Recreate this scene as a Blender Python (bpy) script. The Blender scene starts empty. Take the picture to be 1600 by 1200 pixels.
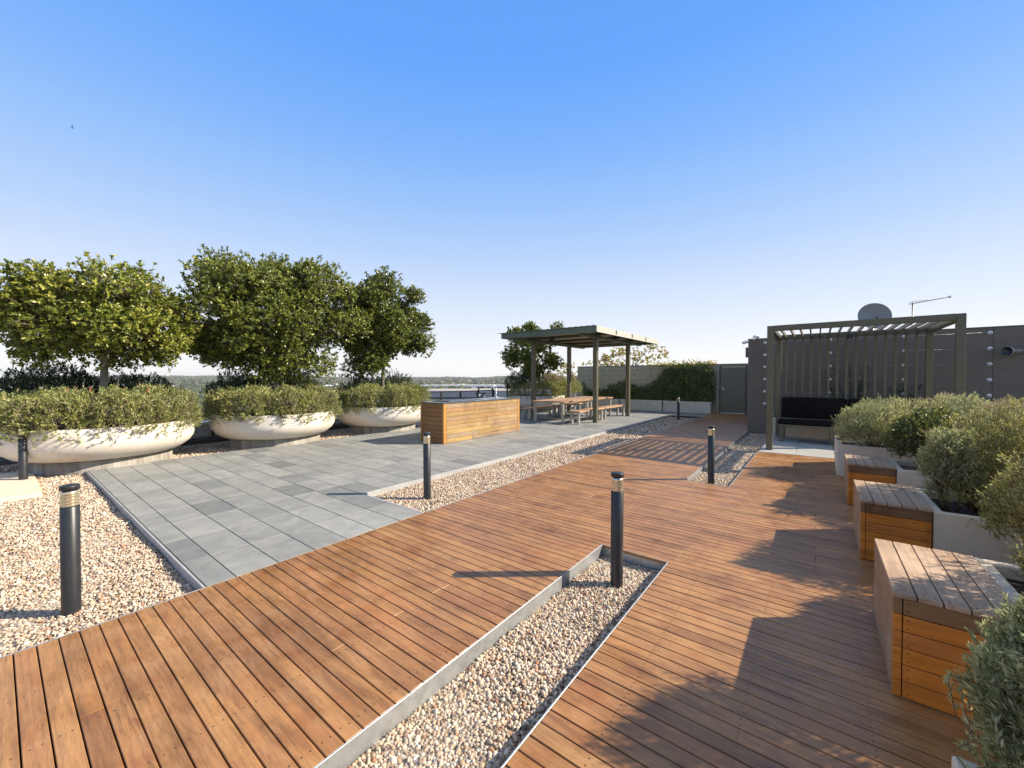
import bpy, math, random
import numpy as np
from mathutils import Vector, Matrix
R = math.radians
rng = np.random.default_rng(7)
random.seed(7)

# ------------------------------------------------------------------ camera
sc = bpy.context.scene
cam_d = bpy.data.cameras.new('camera')
cam = bpy.data.objects.new('camera', cam_d)
sc.collection.objects.link(cam)
cam_d.sensor_width = 36
cam_d.lens = 36 * 622.2 / 1600
cam_d.clip_start = 0.05
cam_d.clip_end = 30000
cam.location = (0, 0, 1.5)
cam.rotation_euler = (R(90) - math.atan(10 / 622.2), 0, math.atan(477 / 622.2))
sc.camera = cam

# ------------------------------------------------------------------ light
SUN_AZ, SUN_EL = R(39), R(32.4)
sd = Vector((math.cos(SUN_AZ) * math.cos(SUN_EL), math.sin(SUN_AZ) * math.cos(SUN_EL), math.sin(SUN_EL)))
ld = bpy.data.lights.new('sun', 'SUN')
ld.energy = 5.2
ld.angle = R(0.53)
ld.color = (1.0, 0.88, 0.70)
lo = bpy.data.objects.new('sun', ld)
lo.rotation_euler = sd.to_track_quat('Z', 'Y').to_euler()
sc.collection.objects.link(lo)

world = bpy.data.worlds.new('World')
sc.world = world
world.use_nodes = True
nt = world.node_tree
nt.nodes.clear()
wo = nt.nodes.new('ShaderNodeOutputWorld')
bg = nt.nodes.new('ShaderNodeBackground')
bg.inputs['Strength'].default_value = 0.12
sky = nt.nodes.new('ShaderNodeTexSky')
sky.sky_type = 'NISHITA'
sky.sun_disc = False
sky.sun_elevation = SUN_EL
sky.sun_rotation = R(90) - SUN_AZ
sky.air_density = 1.0
sky.dust_density = 0.6
sky.ozone_density = 2.0
tc = nt.nodes.new('ShaderNodeTexCoord')
sx = nt.nodes.new('ShaderNodeSeparateXYZ')
nt.links.new(tc.outputs['Generated'], sx.inputs[0])
cr = nt.nodes.new('ShaderNodeValToRGB')
nt.links.new(sx.outputs['Z'], cr.inputs[0])
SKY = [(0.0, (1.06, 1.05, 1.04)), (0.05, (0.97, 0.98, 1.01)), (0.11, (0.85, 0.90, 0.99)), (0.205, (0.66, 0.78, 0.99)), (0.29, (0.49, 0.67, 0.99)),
       (0.385, (0.35, 0.575, 0.99)), (0.49, (0.225, 0.475, 1.0)), (0.61, (0.135, 0.395, 1.0)), (0.71, (0.12, 0.365, 0.95)), (0.80, (0.34, 0.36, 0.39)), (1.0, (0.46, 0.43, 0.39))]  # top stops, above the view, are neutral to add fill light in shade
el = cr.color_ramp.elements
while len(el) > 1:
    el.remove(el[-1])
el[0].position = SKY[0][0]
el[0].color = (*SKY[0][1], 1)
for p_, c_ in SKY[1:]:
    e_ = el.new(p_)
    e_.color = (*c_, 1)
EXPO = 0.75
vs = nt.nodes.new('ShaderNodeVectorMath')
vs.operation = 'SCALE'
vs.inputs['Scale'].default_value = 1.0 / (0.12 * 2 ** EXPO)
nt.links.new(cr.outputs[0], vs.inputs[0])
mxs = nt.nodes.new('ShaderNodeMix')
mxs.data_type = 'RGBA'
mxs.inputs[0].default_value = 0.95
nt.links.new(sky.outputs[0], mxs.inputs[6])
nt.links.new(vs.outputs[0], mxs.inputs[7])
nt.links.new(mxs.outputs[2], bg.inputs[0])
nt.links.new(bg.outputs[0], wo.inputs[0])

sc.view_settings.view_transform = 'Standard'
sc.view_settings.look = 'None'
sc.view_settings.exposure = EXPO
sc.view_settings.gamma = 1
sc.render.engine = 'CYCLES'
sc.cycles.use_denoising = True
sc.cycles.max_bounces = 6
sc.cycles.diffuse_bounces = 3
sc.cycles.glossy_bounces = 3
sc.cycles.transmission_bounces = 4
sc.cycles.transparent_max_bounces = 6
sc.cycles.caustics_reflective = False
sc.cycles.caustics_refractive = False

# ------------------------------------------------------------------ helpers
ORG = {}


def link(o):
    sc.collection.objects.link(o)
    return o


def tag(o, label=None, cat=None, group=None, kind=None):
    if label:
        o['label'] = label
    if cat:
        o['category'] = cat
    if group:
        o['group'] = group
    if kind:
        o['kind'] = kind
    return o


def thing(name, label, cat, loc=(0, 0, 0), group=None):
    o = link(bpy.data.objects.new(name, None))
    o.empty_display_size = 0.2
    o.location = loc
    ORG[o] = np.array(loc, float)
    return tag(o, label, cat, group)


class MB:
    def __init__(s):
        s.v, s.f, s.m, s.sm = [], [], [], []

    def add(s, vs_, fs_, mi=0, smooth=False):
        b = len(s.v)
        s.v += [tuple(q) for q in vs_]
        s.f += [tuple(i + b for i in f) for f in fs_]
        s.m += [mi] * len(fs_)
        s.sm += [smooth] * len(fs_)

    def box(s, x0, x1, y0, y1, z0, z1, c=0.0, M=None, mi=0):
        x0, x1 = min(x0, x1), max(x0, x1)
        y0, y1 = min(y0, y1), max(y0, y1)
        z0, z1 = min(z0, z1), max(z0, z1)
        c = min(c, (x1 - x0) * .45, (y1 - y0) * .45, (z1 - z0) * .45)
        ce = ((x0 + x1) / 2, (y0 + y1) / 2, (z0 + z1) / 2)
        h = ((x1 - x0) / 2, (y1 - y0) / 2, (z1 - z0) / 2)
        if c <= 0:
            vs_ = [(ce[0] + a * h[0], ce[1] + b * h[1], ce[2] + d * h[2]) for a in (-1, 1) for b in (-1, 1) for d in (-1, 1)]
            fs_ = [(0, 1, 3, 2), (4, 6, 7, 5), (0, 4, 5, 1), (2, 3, 7, 6), (0, 2, 6, 4), (1, 5, 7, 3)]
        else:
            vs_, idx = [], {}
            for a in (-1, 1):
                for b in (-1, 1):
                    for d in (-1, 1):
                        for k in range(3):
                            q = [ce[0] + a * (h[0] - (c if k != 0 else 0)), ce[1] + b * (h[1] - (c if k != 1 else 0)), ce[2] + d * (h[2] - (c if k != 2 else 0))]
                            idx[(a, b, d, k)] = len(vs_)
                            vs_.append(tuple(q))
            fs_ = []
            for k in range(3):
                for sg in (-1, 1):
                    ring = [(-1, -1), (1, -1), (1, 1), (-1, 1)]
                    f = []
                    for (p, q) in ring:
                        t = [p, q]
                        t.insert(k, sg)
                        f.append(idx[(*t, k)])
                    fs_.append(f)
            for k1, k2 in ((0, 1), (0, 2), (1, 2)):
                k3 = 3 - k1 - k2
                for s1 in (-1, 1):
                    for s2 in (-1, 1):
                        def kk(s3, k):
                            t = [0, 0, 0]
                            t[k1], t[k2], t[k3] = s1, s2, s3
                            return idx[(*t, k)]
                        fs_.append([kk(-1, k1), kk(1, k1), kk(1, k2), kk(-1, k2)])
            for a in (-1, 1):
                for b in (-1, 1):
                    for d in (-1, 1):
                        fs_.append([idx[(a, b, d, k)] for k in range(3)])
            out = []
            cv = np.array(ce)
            for f in fs_:
                P = np.array([vs_[i] for i in f])
                n = np.cross(P[1] - P[0], P[2] - P[0])
                out.append(tuple(f) if np.dot(n, P.mean(0) - cv) > 0 else tuple(reversed(f)))
            fs_ = out
        if M is not None:
            vs_ = [tuple(M @ Vector(q)) for q in vs_]
        s.add(vs_, fs_, mi)

    def lathe(s, prof, c=(0, 0, 0), n=32, mi=0, smooth=True, cap=False, M=None):
        vs_, fs_ = [], []
        for (r, z) in prof:
            for i in range(n):
                a = 2 * math.pi * i / n
                vs_.append((c[0] + r * math.cos(a), c[1] + r * math.sin(a), c[2] + z))
        for j in range(len(prof) - 1):
            for i in range(n):
                k = (i + 1) % n
                fs_.append((j * n + i, j * n + k, (j + 1) * n + k, (j + 1) * n + i))
        if cap:
            fs_.append(tuple(reversed(range(n))))
            fs_.append(tuple((len(prof) - 1) * n + i for i in range(n)))
        if M is not None:
            vs_ = [tuple(M @ Vector(q)) for q in vs_]
        s.add(vs_, fs_, mi, smooth)

    def tube(s, pts, rad, n=8, mi=0, smooth=True):
        pts = [Vector(p) for p in pts]
        rads = rad if isinstance(rad, (list, tuple)) else [rad] * len(pts)
        vs_, fs_ = [], []
        up = None
        for i, p in enumerate(pts):
            t = (pts[min(i + 1, len(pts) - 1)] - pts[max(i - 1, 0)]).normalized()
            if up is None:
                up = Vector((0, 0, 1)) if abs(t.z) < .9 else Vector((1, 0, 0))
            a = t.cross(up).normalized()
            b = a.cross(t).normalized()
            up = b
            for k in range(n):
                an = 2 * math.pi * k / n
                vs_.append(tuple(p + (a * math.cos(an) + b * math.sin(an)) * rads[i]))
        for j in range(len(pts) - 1):
            for k in range(n):
                q = (k + 1) % n
                fs_.append((j * n + k, j * n + q, (j + 1) * n + q, (j + 1) * n + k))
        fs_.append(tuple(range(n - 1, -1, -1)))
        fs_.append(tuple((len(pts) - 1) * n + k for k in range(n)))
        s.add(vs_, fs_, mi, smooth)

    def build(s, name, mats, parent=None, label=None):
        me = bpy.data.meshes.new(name)
        v = np.array(s.v, float)
        if parent is not None:
            v = v - ORG[parent]
        me.from_pydata([tuple(q) for q in v], [], s.f)
        if not isinstance(mats, (list, tuple)):
            mats = [mats]
        for m in mats:
            me.materials.append(m)
        me.polygons.foreach_set('material_index', s.m)
        me.polygons.foreach_set('use_smooth', s.sm)
        me.update()
        o = link(bpy.data.objects.new(name, me))
        if parent is not None:
            o.parent = parent
            ORG[o] = ORG[parent]
        else:
            ORG[o] = np.zeros(3)
        if label:
            o['label'] = label
        return o


def mesh_tris(name, V, F, mat, parent=None, smooth=False):
    """V (n,3), F (m,3) arrays"""
    if parent is not None:
        V = V - ORG[parent]
    me = bpy.data.meshes.new(name)
    me.vertices.add(len(V))
    me.vertices.foreach_set('co', np.ascontiguousarray(V, np.float32).ravel())
    me.loops.add(F.size)
    me.loops.foreach_set('vertex_index', np.ascontiguousarray(F, np.int32).ravel())
    me.polygons.add(len(F))
    me.polygons.foreach_set('loop_start', np.arange(0, F.size, 3, dtype=np.int32))
    me.polygons.foreach_set('loop_total', np.full(len(F), 3, np.int32))
    me.polygons.foreach_set('use_smooth', np.full(len(F), smooth))
    me.materials.append(mat)
    me.update(calc_edges=True)
    o = link(bpy.data.objects.new(name, me))
    if parent is not None:
        o.parent = parent
        ORG[o] = ORG[parent]
    else:
        ORG[o] = np.zeros(3)
    return o


def cat_arrays(L):
    V, F, b = [], [], 0
    for v, f in L:
        V.append(v)
        F.append(f + b)
        b += len(v)
    return np.concatenate(V), np.concatenate(F)


def unit(a):
    return a / np.maximum(np.linalg.norm(a, axis=-1, keepdims=True), 1e-9)


def leaf_arrays(P, D, L, W, fold=0.15, droop=0.12, kind='leaf', nrm=None):
    """leaves at P pointing D with length L, width W"""
    N = len(P)
    D = unit(D)
    ref = rng.normal(size=(N, 3)) * .55 + np.array([0, 0, 1.0]) if nrm is None else nrm
    X = unit(np.cross(D, ref))
    Z = np.cross(X, D)
    L = np.broadcast_to(L, (N,))[:, None]
    W = np.broadcast_to(W, (N,))[:, None]
    if kind == 'leaf':
        pts = [P, P + D * L * .28 - X * W * .36 + Z * W * fold, P + D * L * .68 - X * W * .5 + Z * W * fold * 1.2 - Z * L * droop * .4,
               P + D * L - Z * L * droop, P + D * L * .68 + X * W * .5 + Z * W * fold * 1.2 - Z * L * droop * .4,
               P + D * L * .28 + X * W * .36 + Z * W * fold, P + D * L * .5 - Z * L * droop * .2]
        V = np.stack(pts, 1).reshape(-1, 3)
        T = np.array([(0, 6, 1), (1, 6, 2), (2, 6, 3), (3, 6, 4), (4, 6, 5), (5, 6, 0)])
    else:
        pts = [P - X * W * .15, P + D * L * .5 - X * W * .5 - Z * L * droop * .2, P + D * L - Z * L * droop, P + D * L * .5 + X * W * .5 - Z * L * droop * .2]
        V = np.stack(pts, 1).reshape(-1, 3)
        T = np.array([(0, 2, 1), (0, 3, 2)])
    k = len(pts)
    F = (T[None] + (np.arange(N) * k)[:, None, None]).reshape(-1, 3)
    return V, F


def stem_arrays(P, Q, w):
    """thin 3-sided stems from P to Q"""
    N = len(P)
    D = unit(Q - P)
    A = unit(np.cross(D, rng.normal(size=(N, 3))))
    B = np.cross(D, A)
    w = np.broadcast_to(w, (N,))[:, None]
    pts = []
    for k in range(3):
        an = 2 * math.pi * k / 3
        o = (A * math.cos(an) + B * math.sin(an)) * w
        pts.append(P + o)
    for k in range(3):
        an = 2 * math.pi * k / 3
        o = (A * math.cos(an) + B * math.sin(an)) * w * .5
        pts.append(Q + o)
    V = np.stack(pts, 1).reshape(-1, 3)
    T = np.array([(0, 1, 4), (0, 4, 3), (1, 2, 5), (1, 5, 4), (2, 0, 3), (2, 3, 5)])
    F = (T[None] + (np.arange(N) * 6)[:, None, None]).reshape(-1, 3)
    return V, F


def rnd_rot(N):
    q = unit(rng.normal(size=(N, 4)))
    w, x, y, z = q.T
    return np.stack([np.stack([1 - 2 * (y * y + z * z), 2 * (x * y - z * w), 2 * (x * z + y * w)], -1),
                     np.stack([2 * (x * y + z * w), 1 - 2 * (x * x + z * z), 2 * (y * z - x * w)], -1),
                     np.stack([2 * (x * z - y * w), 2 * (y * z + x * w), 1 - 2 * (x * x + y * y)], -1)], -2)


def ico(sub):
    import bmesh
    bm = bmesh.new()
    bmesh.ops.create_icosphere(bm, subdivisions=sub, radius=1)
    V = np.array([v.co[:] for v in bm.verts])
    F = np.array([[v.index for v in f.verts] for f in bm.faces])
    bm.free()
    return V, F


def copy_tree(o, parent=None, name=None):
    c = link(o.copy())
    if parent is not None:
        c.parent = parent
    for ch in list(o.children):
        copy_tree(ch, c)
    return c


# ------------------------------------------------------------------ materials
def new_mat(name):
    m = bpy.data.materials.new(name)
    m.use_nodes = True
    n = m.node_tree
    b = n.nodes['Principled BSDF']
    return m, n, b


def N(n, t, **kw):
    x = n.nodes.new(t)
    for k, v in kw.items():
        setattr(x, k, v)
    return x


def ramp(n, src, stops, interp='LINEAR'):
    r = N(n, 'ShaderNodeValToRGB')
    r.color_ramp.interpolation = interp
    e = r.color_ramp.elements
    e[0].position, e[0].color = stops[0][0], (*stops[0][1], 1)
    e[1].position, e[1].color = stops[-1][0], (*stops[-1][1], 1)
    for p, c in stops[1:-1]:
        q = e.new(p)
        q.color = (*c, 1)
    n.links.new(src, r.inputs[0])
    return r.outputs[0]


def mapped(n, scale=(1, 1, 1), loc=(0, 0, 0)):
    t = N(n, 'ShaderNodeTexCoord')
    mp = N(n, 'ShaderNodeMapping')
    mp.inputs['Scale'].default_value = scale
    mp.inputs['Location'].default_value = loc
    n.links.new(t.outputs['Object'], mp.inputs[0])
    return mp.outputs[0]


def noise(n, vec, scale, detail=4, rough=.55, dist=0.0, out='Fac'):
    x = N(n, 'ShaderNodeTexNoise')
    x.inputs['Scale'].default_value = scale
    x.inputs['Detail'].default_value = detail
    x.inputs['Roughness'].default_value = rough
    x.inputs['Distortion'].default_value = dist
    n.links.new(vec, x.inputs['Vector'])
    return x.outputs[out]


def mix(n, f, a, b, mode='MIX'):
    x = N(n, 'ShaderNodeMix', data_type='RGBA', blend_type=mode)
    for i, v in ((0, f), (6, a), (7, b)):
        if isinstance(v, (int, float)):
            x.inputs[i].default_value = v
        elif isinstance(v, tuple):
            x.inputs[i].default_value = (*v, 1)
        else:
            n.links.new(v, x.inputs[i])
    return x.outputs[2]


def math_(n, op, a, b=0.0, c=None):
    x = N(n, 'ShaderNodeMath', operation=op)
    for i, v in enumerate((a, b) if c is None else (a, b, c)):
        if isinstance(v, (int, float)):
            x.inputs[i].default_value = v
        else:
            n.links.new(v, x.inputs[i])
    return x.outputs[0]


def bump(n, b, h, strength=.3, dist=.01):
    x = N(n, 'ShaderNodeBump')
    x.inputs['Strength'].default_value = strength
    x.inputs['Distance'].default_value = dist
    n.links.new(h, x.inputs['Height'])
    n.links.new(x.outputs[0], b.inputs['Normal'])


def island(n):
    g = N(n, 'ShaderNodeNewGeometry')
    return g.outputs['Random Per Island']


def plain(name, col, rough=.5, metal=0.0, var=.12, scale=6, bmp=0.0, spec=None):
    m, n, b = new_mat(name)
    v = mapped(n)
    nz = noise(n, v, scale, 5)
    nz2 = noise(n, v, scale * 9, 3)
    a = tuple(c * (1 - var) for c in col)
    d = tuple(min(1, c * (1 + var)) for c in col)
    c = ramp(n, nz, [(.3, a), (.7, d)])
    c = mix(n, .25, c, ramp(n, nz2, [(.35, a), (.65, d)]))
    n.links.new(c, b.inputs['Base Color'])
    rr = N(n, 'ShaderNodeMapRange')
    rr.inputs['To Min'].default_value = max(0.02, rough - .08)
    rr.inputs['To Max'].default_value = min(1, rough + .08)
    n.links.new(nz, rr.inputs[0])
    n.links.new(rr.outputs[0], b.inputs['Roughness'])
    b.inputs['Metallic'].default_value = metal
    if spec is not None:
        b.inputs['Specular IOR Level'].default_value = spec
    if bmp:
        bump(n, b, nz2, bmp, .004)
    return m


def wood(name, stops, axis='X', rough=.5, stain=.5, grey=0.0, gloss_noise=True, streak=1.0, spec=.4, scuff=False):
    """weathered hardwood: tone per board, long grain along axis"""
    m, n, b = new_mat(name)
    sc_ = {'X': (1.2, 22, 22), 'Y': (22, 1.2, 22), 'Z': (22, 22, 1.2)}[axis]
    v = mapped(n, sc_)
    isl = island(n)
    # shift grain per board
    cx = N(n, 'ShaderNodeCombineXYZ')
    for i in range(3):
        n.links.new(math_(n, 'MULTIPLY', isl, 37.0 + 11 * i), cx.inputs[i])
    va = N(n, 'ShaderNodeVectorMath', operation='ADD')
    n.links.new(v, va.inputs[0])
    n.links.new(cx.outputs[0], va.inputs[1])
    g1 = noise(n, va.outputs[0], 2.2, 6, .65, .6)
    g2 = noise(n, va.outputs[0], 9.0, 3, .6)
    base = ramp(n, isl, stops)
    gr = ramp(n, g1, [(.3, (.62, .58, .55)), (.5, (1, 1, 1)), (.72, (1.22, 1.2, 1.15))])
    c = mix(n, .85 * streak, base, gr, 'MULTIPLY')
    fg = ramp(n, g2, [(.35, (.8, .78, .76)), (.6, (1.05, 1.05, 1.05))])
    c = mix(n, .5, c, fg, 'MULTIPLY')
    vo = mapped(n, (1, 1, 1))
    s1 = noise(n, vo, 1.1, 5, .6, .5)
    s2 = noise(n, vo, 4.5, 4, .6, .8)
    st = ramp(n, s1, [(.38, (.66, .60, .56)), (.55, (1, 1, 1)), (.7, (1.12, 1.06, 1.0))])
    c = mix(n, stain, c, st, 'MULTIPLY')
    st2 = ramp(n, s2, [(.3, (.72, .68, .66)), (.5, (1, 1, 1)), (.68, (1.1, 1.08, 1.06))])
    c = mix(n, stain, c, st2, 'MULTIPLY')
    if grey:
        gm = math_(n, 'MULTIPLY', ramp(n, s2, [(.35, (0, 0, 0)), (.7, (1, 1, 1))]), grey)
        c = mix(n, gm, c, (.36, .285, .215))
    if scuff:
        # long dark weather streaks along the boards, reddish patches and pale scuffs
        vs_ = mapped(n, (.9, 5, 5))
        q1 = noise(n, vs_, 1.6, 6, .7, 1.0)
        c = mix(n, .75, c, ramp(n, q1, [(.36, (.60, .56, .54)), (.5, (1, 1, 1)), (.66, (1.16, 1.10, 1.02))]), 'MULTIPLY')
        q2 = noise(n, vo, 2.3, 5, .7, 1.5)
        c = mix(n, math_(n, 'MULTIPLY', ramp(n, q2, [(.60, (0, 0, 0)), (.70, (1, 1, 1))]), .30), c, (.40, .13, .075))
        q3 = noise(n, mapped(n, (1, 1, 1), (3, 7, 0)), 6.5, 8, .75, 2.5)
        c = mix(n, math_(n, 'MULTIPLY', ramp(n, q3, [(.70, (0, 0, 0)), (.76, (1, 1, 1))]), .35), c, (.62, .52, .42))
        q4 = noise(n, mapped(n, (2.5, 45, 45)), 6, 4, .7)
        c = mix(n, .6, c, ramp(n, q4, [(.34, (.70, .66, .62)), (.5, (1, 1, 1)), (.7, (1.12, 1.12, 1.12))]), 'MULTIPLY')
    n.links.new(c, b.inputs['Base Color'])
    rr = N(n, 'ShaderNodeMapRange')
    rr.inputs['From Min'].default_value = .3
    rr.inputs['From Max'].default_value = .7
    rr.inputs['To Min'].default_value = rough - .12
    rr.inputs['To Max'].default_value = rough + .16
    n.links.new(s2, rr.inputs[0])
    n.links.new(rr.outputs[0], b.inputs['Roughness'])
    b.inputs['Specular IOR Level'].default_value = spec
    bump(n, b, g1, .25, .0025)
    return m


def leafmat(name, stops, rough=.42, trans=.25, spec=.4):
    m, n, b = new_mat(name)
    isl = island(n)
    c = ramp(n, isl, stops)
    v = mapped(n)
    nz = noise(n, v, 2.0, 3)
    c = mix(n, .6, c, ramp(n, nz, [(.35, (.72, .78, .8)), (.65, (1.25, 1.2, 1.0))]), 'MULTIPLY')
    n.links.new(c, b.inputs['Base Color'])
    b.inputs['Roughness'].default_value = rough
    b.inputs['Specular IOR Level'].default_value = spec
    tr = N(n, 'ShaderNodeBsdfTranslucent')
    hs = N(n, 'ShaderNodeHueSaturation')
    hs.inputs['Value'].default_value = 1.6
    hs.inputs['Saturation'].default_value = 1.1
    n.links.new(c, hs.inputs['Color'])
    n.links.new(hs.outputs[0], tr.inputs[0])
    ms = N(n, 'ShaderNodeMixShader')
    ms.inputs[0].default_value = trans
    n.links.new(b.outputs[0], ms.inputs[1])
    n.links.new(tr.outputs[0], ms.inputs[2])
    n.links.new(ms.outputs[0], n.nodes['Material Output'].inputs[0])
    return m


def pebblemat(name):
    m, n, b = new_mat(name)
    isl = island(n)
    c = ramp(n, isl, [(0, (0.580, 0.444, 0.324)), (.12, (0.700, 0.569, 0.423)), (.22, (0.340, 0.232, 0.144)), (.32, (0.780, 0.675, 0.540)), (.44, (0.540, 0.376, 0.252)),
                      (.52, (0.180, 0.154, 0.135)), (.60, (0.700, 0.569, 0.423)), (.70, (0.380, 0.328, 0.279)), (.80, (0.860, 0.772, 0.639)), (.86, (0.400, 0.193, 0.099)), (.94, (0.240, 0.203, 0.171)), (1, (0.640, 0.511, 0.387))])
    v = mapped(n)
    nz = noise(n, v, 160, 3)
    c = mix(n, .5, c, ramp(n, nz, [(.3, (.8, .8, .8)), (.7, (1.1, 1.1, 1.1))]), 'MULTIPLY')
    n.links.new(c, b.inputs['Base Color'])
    b.inputs['Roughness'].default_value = .6
    b.inputs['Specular IOR Level'].default_value = .3
    return m


def gravelbed(name):
    m, n, b = new_mat(name)
    v = mapped(n)
    vo = N(n, 'ShaderNodeTexVoronoi')
    vo.inputs['Scale'].default_value = 62
    n.links.new(v, vo.inputs['Vector'])
    sp = N(n, 'ShaderNodeSeparateColor')
    n.links.new(vo.outputs['Color'], sp.inputs[0])
    c = ramp(n, sp.outputs[0], [(0, (.48, .37, .26)), (.2, (.60, .48, .34)), (.35, (.33, .22, .14)), (.5, (.68, .57, .43)), (.62, (.23, .20, .17)),
                                (.75, (.68, .58, .45)), (.88, (.80, .75, .68)), (1, (.42, .24, .14))])
    c = mix(n, 1.0, c, ramp(n, vo.outputs['Distance'], [(.0, (1, 1, 1)), (.55, (.85, .85, .85)), (.9, (.35, .33, .3))]), 'MULTIPLY')
    n.links.new(c, b.inputs['Base Color'])
    b.inputs['Roughness'].default_value = .8
    inv = math_(n, 'SUBTRACT', 1.0, vo.outputs['Distance'])
    bump(n, b, inv, 1.0, .012)
    return m


def pavermat(name, tint=(1, 1, 1)):
    m, n, b = new_mat(name)
    isl = island(n)
    t = lambda q: tuple(q[i] * tint[i] for i in range(3))
    c = ramp(n, isl, [(0, t((.19, .198, .198))), (.10, t((.215, .222, .222))), (.14, t((.25, .256, .25))), (.3, t((.268, .272, .265))), (.8, t((.29, .292, .282))), (1, t((.32, .322, .31)))])
    v = mapped(n)
    cx = N(n, 'ShaderNodeCombineXYZ')
    n.links.new(math_(n, 'MULTIPLY', isl, 53.0), cx.inputs[0])
    n.links.new(math_(n, 'MULTIPLY', isl, 91.0), cx.inputs[2])
    va = N(n, 'ShaderNodeVectorMath', operation='ADD')
    n.links.new(v, va.inputs[0])
    n.links.new(cx.outputs[0], va.inputs[1])
    s1 = noise(n, va.outputs[0], 3.2, 6, .65, 1.2)
    s2 = noise(n, va.outputs[0], 90, 3, .7)
    s3 = noise(n, v, .7, 5, .6, .4)
    c = mix(n, .8, c, ramp(n, s1, [(.32, (.78, .79, .82)), (.5, (1, 1, 1)), (.66, (1.2, 1.19, 1.16))]), 'MULTIPLY')
    c = mix(n, .5, c, ramp(n, s2, [(.3, (.75, .75, .75)), (.7, (1.2, 1.2, 1.2))]), 'MULTIPLY')
    c = mix(n, .6, c, ramp(n, s3, [(.35, (.86, .85, .84)), (.65, (1.1, 1.1, 1.08))]), 'MULTIPLY')
    n.links.new(c, b.inputs['Base Color'])
    b.inputs['Roughness'].default_value = .62
    b.inputs['Specular IOR Level'].default_value = .35
    bump(n, b, s2, .25, .002)
    return m


def stained(name, col, dark, rough=.75, sc1=1.5, amount=.6, vertical=False):
    """concrete or render with blotches and runs"""
    m, n, b = new_mat(name)
    v = mapped(n, (1, 1, .12) if vertical else (1, 1, 1))
    v0 = mapped(n)
    a = noise(n, v, sc1 * (4 if vertical else 1), 6, .65, .6)
    c2 = noise(n, v0, 14, 5, .6)
    c3 = noise(n, v0, 120, 2, .5)
    c = mix(n, math_(n, 'MULTIPLY', ramp(n, a, [(.40, (1, 1, 1)), (.68, (0, 0, 0))]), amount), col, dark)
    c = mix(n, .4, c, ramp(n, c2, [(.35, (.82, .82, .82)), (.65, (1.12, 1.12, 1.12))]), 'MULTIPLY')
    c = mix(n, .3, c, ramp(n, c3, [(.35, (.8, .8, .8)), (.65, (1.15, 1.15, 1.15))]), 'MULTIPLY')
    n.links.new(c, b.inputs['Base Color'])
    b.inputs['Roughness'].default_value = rough
    b.inputs['Specular IOR Level'].default_value = .3
    bump(n, b, c3, .2, .002)
    return m


M = {}
M['deck'] = wood('deck timber', [(0, (.31, .138, .042)), (.2, (.375, .18, .056)), (.4, (.42, .21, .066)), (.55, (.36, .16, .053)), (.75, (.44, .225, .074)), (1, (.39, .175, .058))], 'X', rough=.42, stain=.55, grey=.22, scuff=True, spec=.55)
M['clad'] = wood('cladding timber', [(0, (.29, .175, .075)), (.2, (.43, .29, .125)), (.4, (.35, .25, .16)), (.55, (.47, .32, .125)), (.75, (.37, .215, .105)), (1, (.34, .26, .18))], 'Y', rough=.5, stain=.5)
M['cladx'] = wood('end cladding timber', [(0, (.25, .12, .045)), (.5, (.32, .165, .065)), (1, (.28, .14, .06))], 'X', rough=.5, stain=.4)
M['corner'] = wood('corner timber', [(0, (.50, .24, .06)), (1, (.54, .27, .07))], 'Z', rough=.45, stain=.3)
M['boxslat'] = wood('oiled slat timber', [(0, (.82, .27, .035)), (.2, (.62, .23, .05)), (.36, (.25, .145, .075)), (.5, (.80, .27, .035)), (.7, (.50, .20, .05)), (1, (.84, .30, .045))], 'X', rough=.36, stain=.6, spec=.5)
M['boxside'] = wood('weathered side timber', [(0, (.40, .235, .13)), (1, (.48, .29, .165))], 'Y', rough=.55, stain=.5, grey=.3)
M['boxtop'] = wood('weathered top timber', [(0, (.50, .34, .22)), (.5, (.58, .41, .275)), (1, (.64, .46, .32))], 'Y', rough=.62, stain=.85, grey=.45, spec=.2)
M['table'] = wood('table timber', [(0, (.42, .25, .14)), (.5, (.48, .30, .18)), (1, (.52, .34, .21))], 'Y', rough=.5, stain=.4)
M['screw'] = plain('steel screw heads', (.10, .07, .05), .45, .3)
M['under'] = plain('deck shadow gap lining', (.02, .016, .013), .9)
M['paver'] = pavermat('bluestone paver')
M['paver2'] = pavermat('pale stone paver', (1.45, 1.43, 1.38))
M['kerb'] = stained('pale stone edging', (.46, .46, .45), (.30, .30, .30), .7)
M['gravel'] = gravelbed('gravel bed')
M['pebble'] = pebblemat('mixed pebbles')
M['galv'] = plain('galvanised steel', (.42, .44, .45), .42, .55, .2, 12)
M['bowl'] = stained('cast cream concrete', (.74, .69, .62), (.56, .49, .40), .7, .9, .5)
M['plinth'] = stained('raw board marked concrete', (.42, .39, .34), (.16, .145, .125), .85, 2.2, .8, True)
M['planter'] = stained('cream rendered planter', (.76, .65, .51), (.66, .56, .43), .65, 1.0, .45)
M['backplanter'] = stained('pale concrete planter', (.74, .69, .56), (.54, .50, .40), .75, 1.5, .5)
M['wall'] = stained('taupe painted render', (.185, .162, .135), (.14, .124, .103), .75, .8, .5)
M['wall2'] = stained('khaki painted render', (.46, .41, .285), (.40, .36, .25), .75, .8, .5)
M['cap'] = plain('wall capping', (.16, .15, .135), .5)
M['black'] = plain('black powder coat', (.022, .024, .028), .38, 0, .15, 20, spec=.5)
M['lens'] = plain('brass louvre', (.72, .66, .48), .22, .75, .15, 30)
M['bronze'] = plain('bronze powder coated steel', (.125, .115, .075), .42, .15, .1, 9, spec=.5)
M['greensteel'] = plain('grey green painted steel', (.13, .16, .125), .4, .1, .12, 5)
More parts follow.
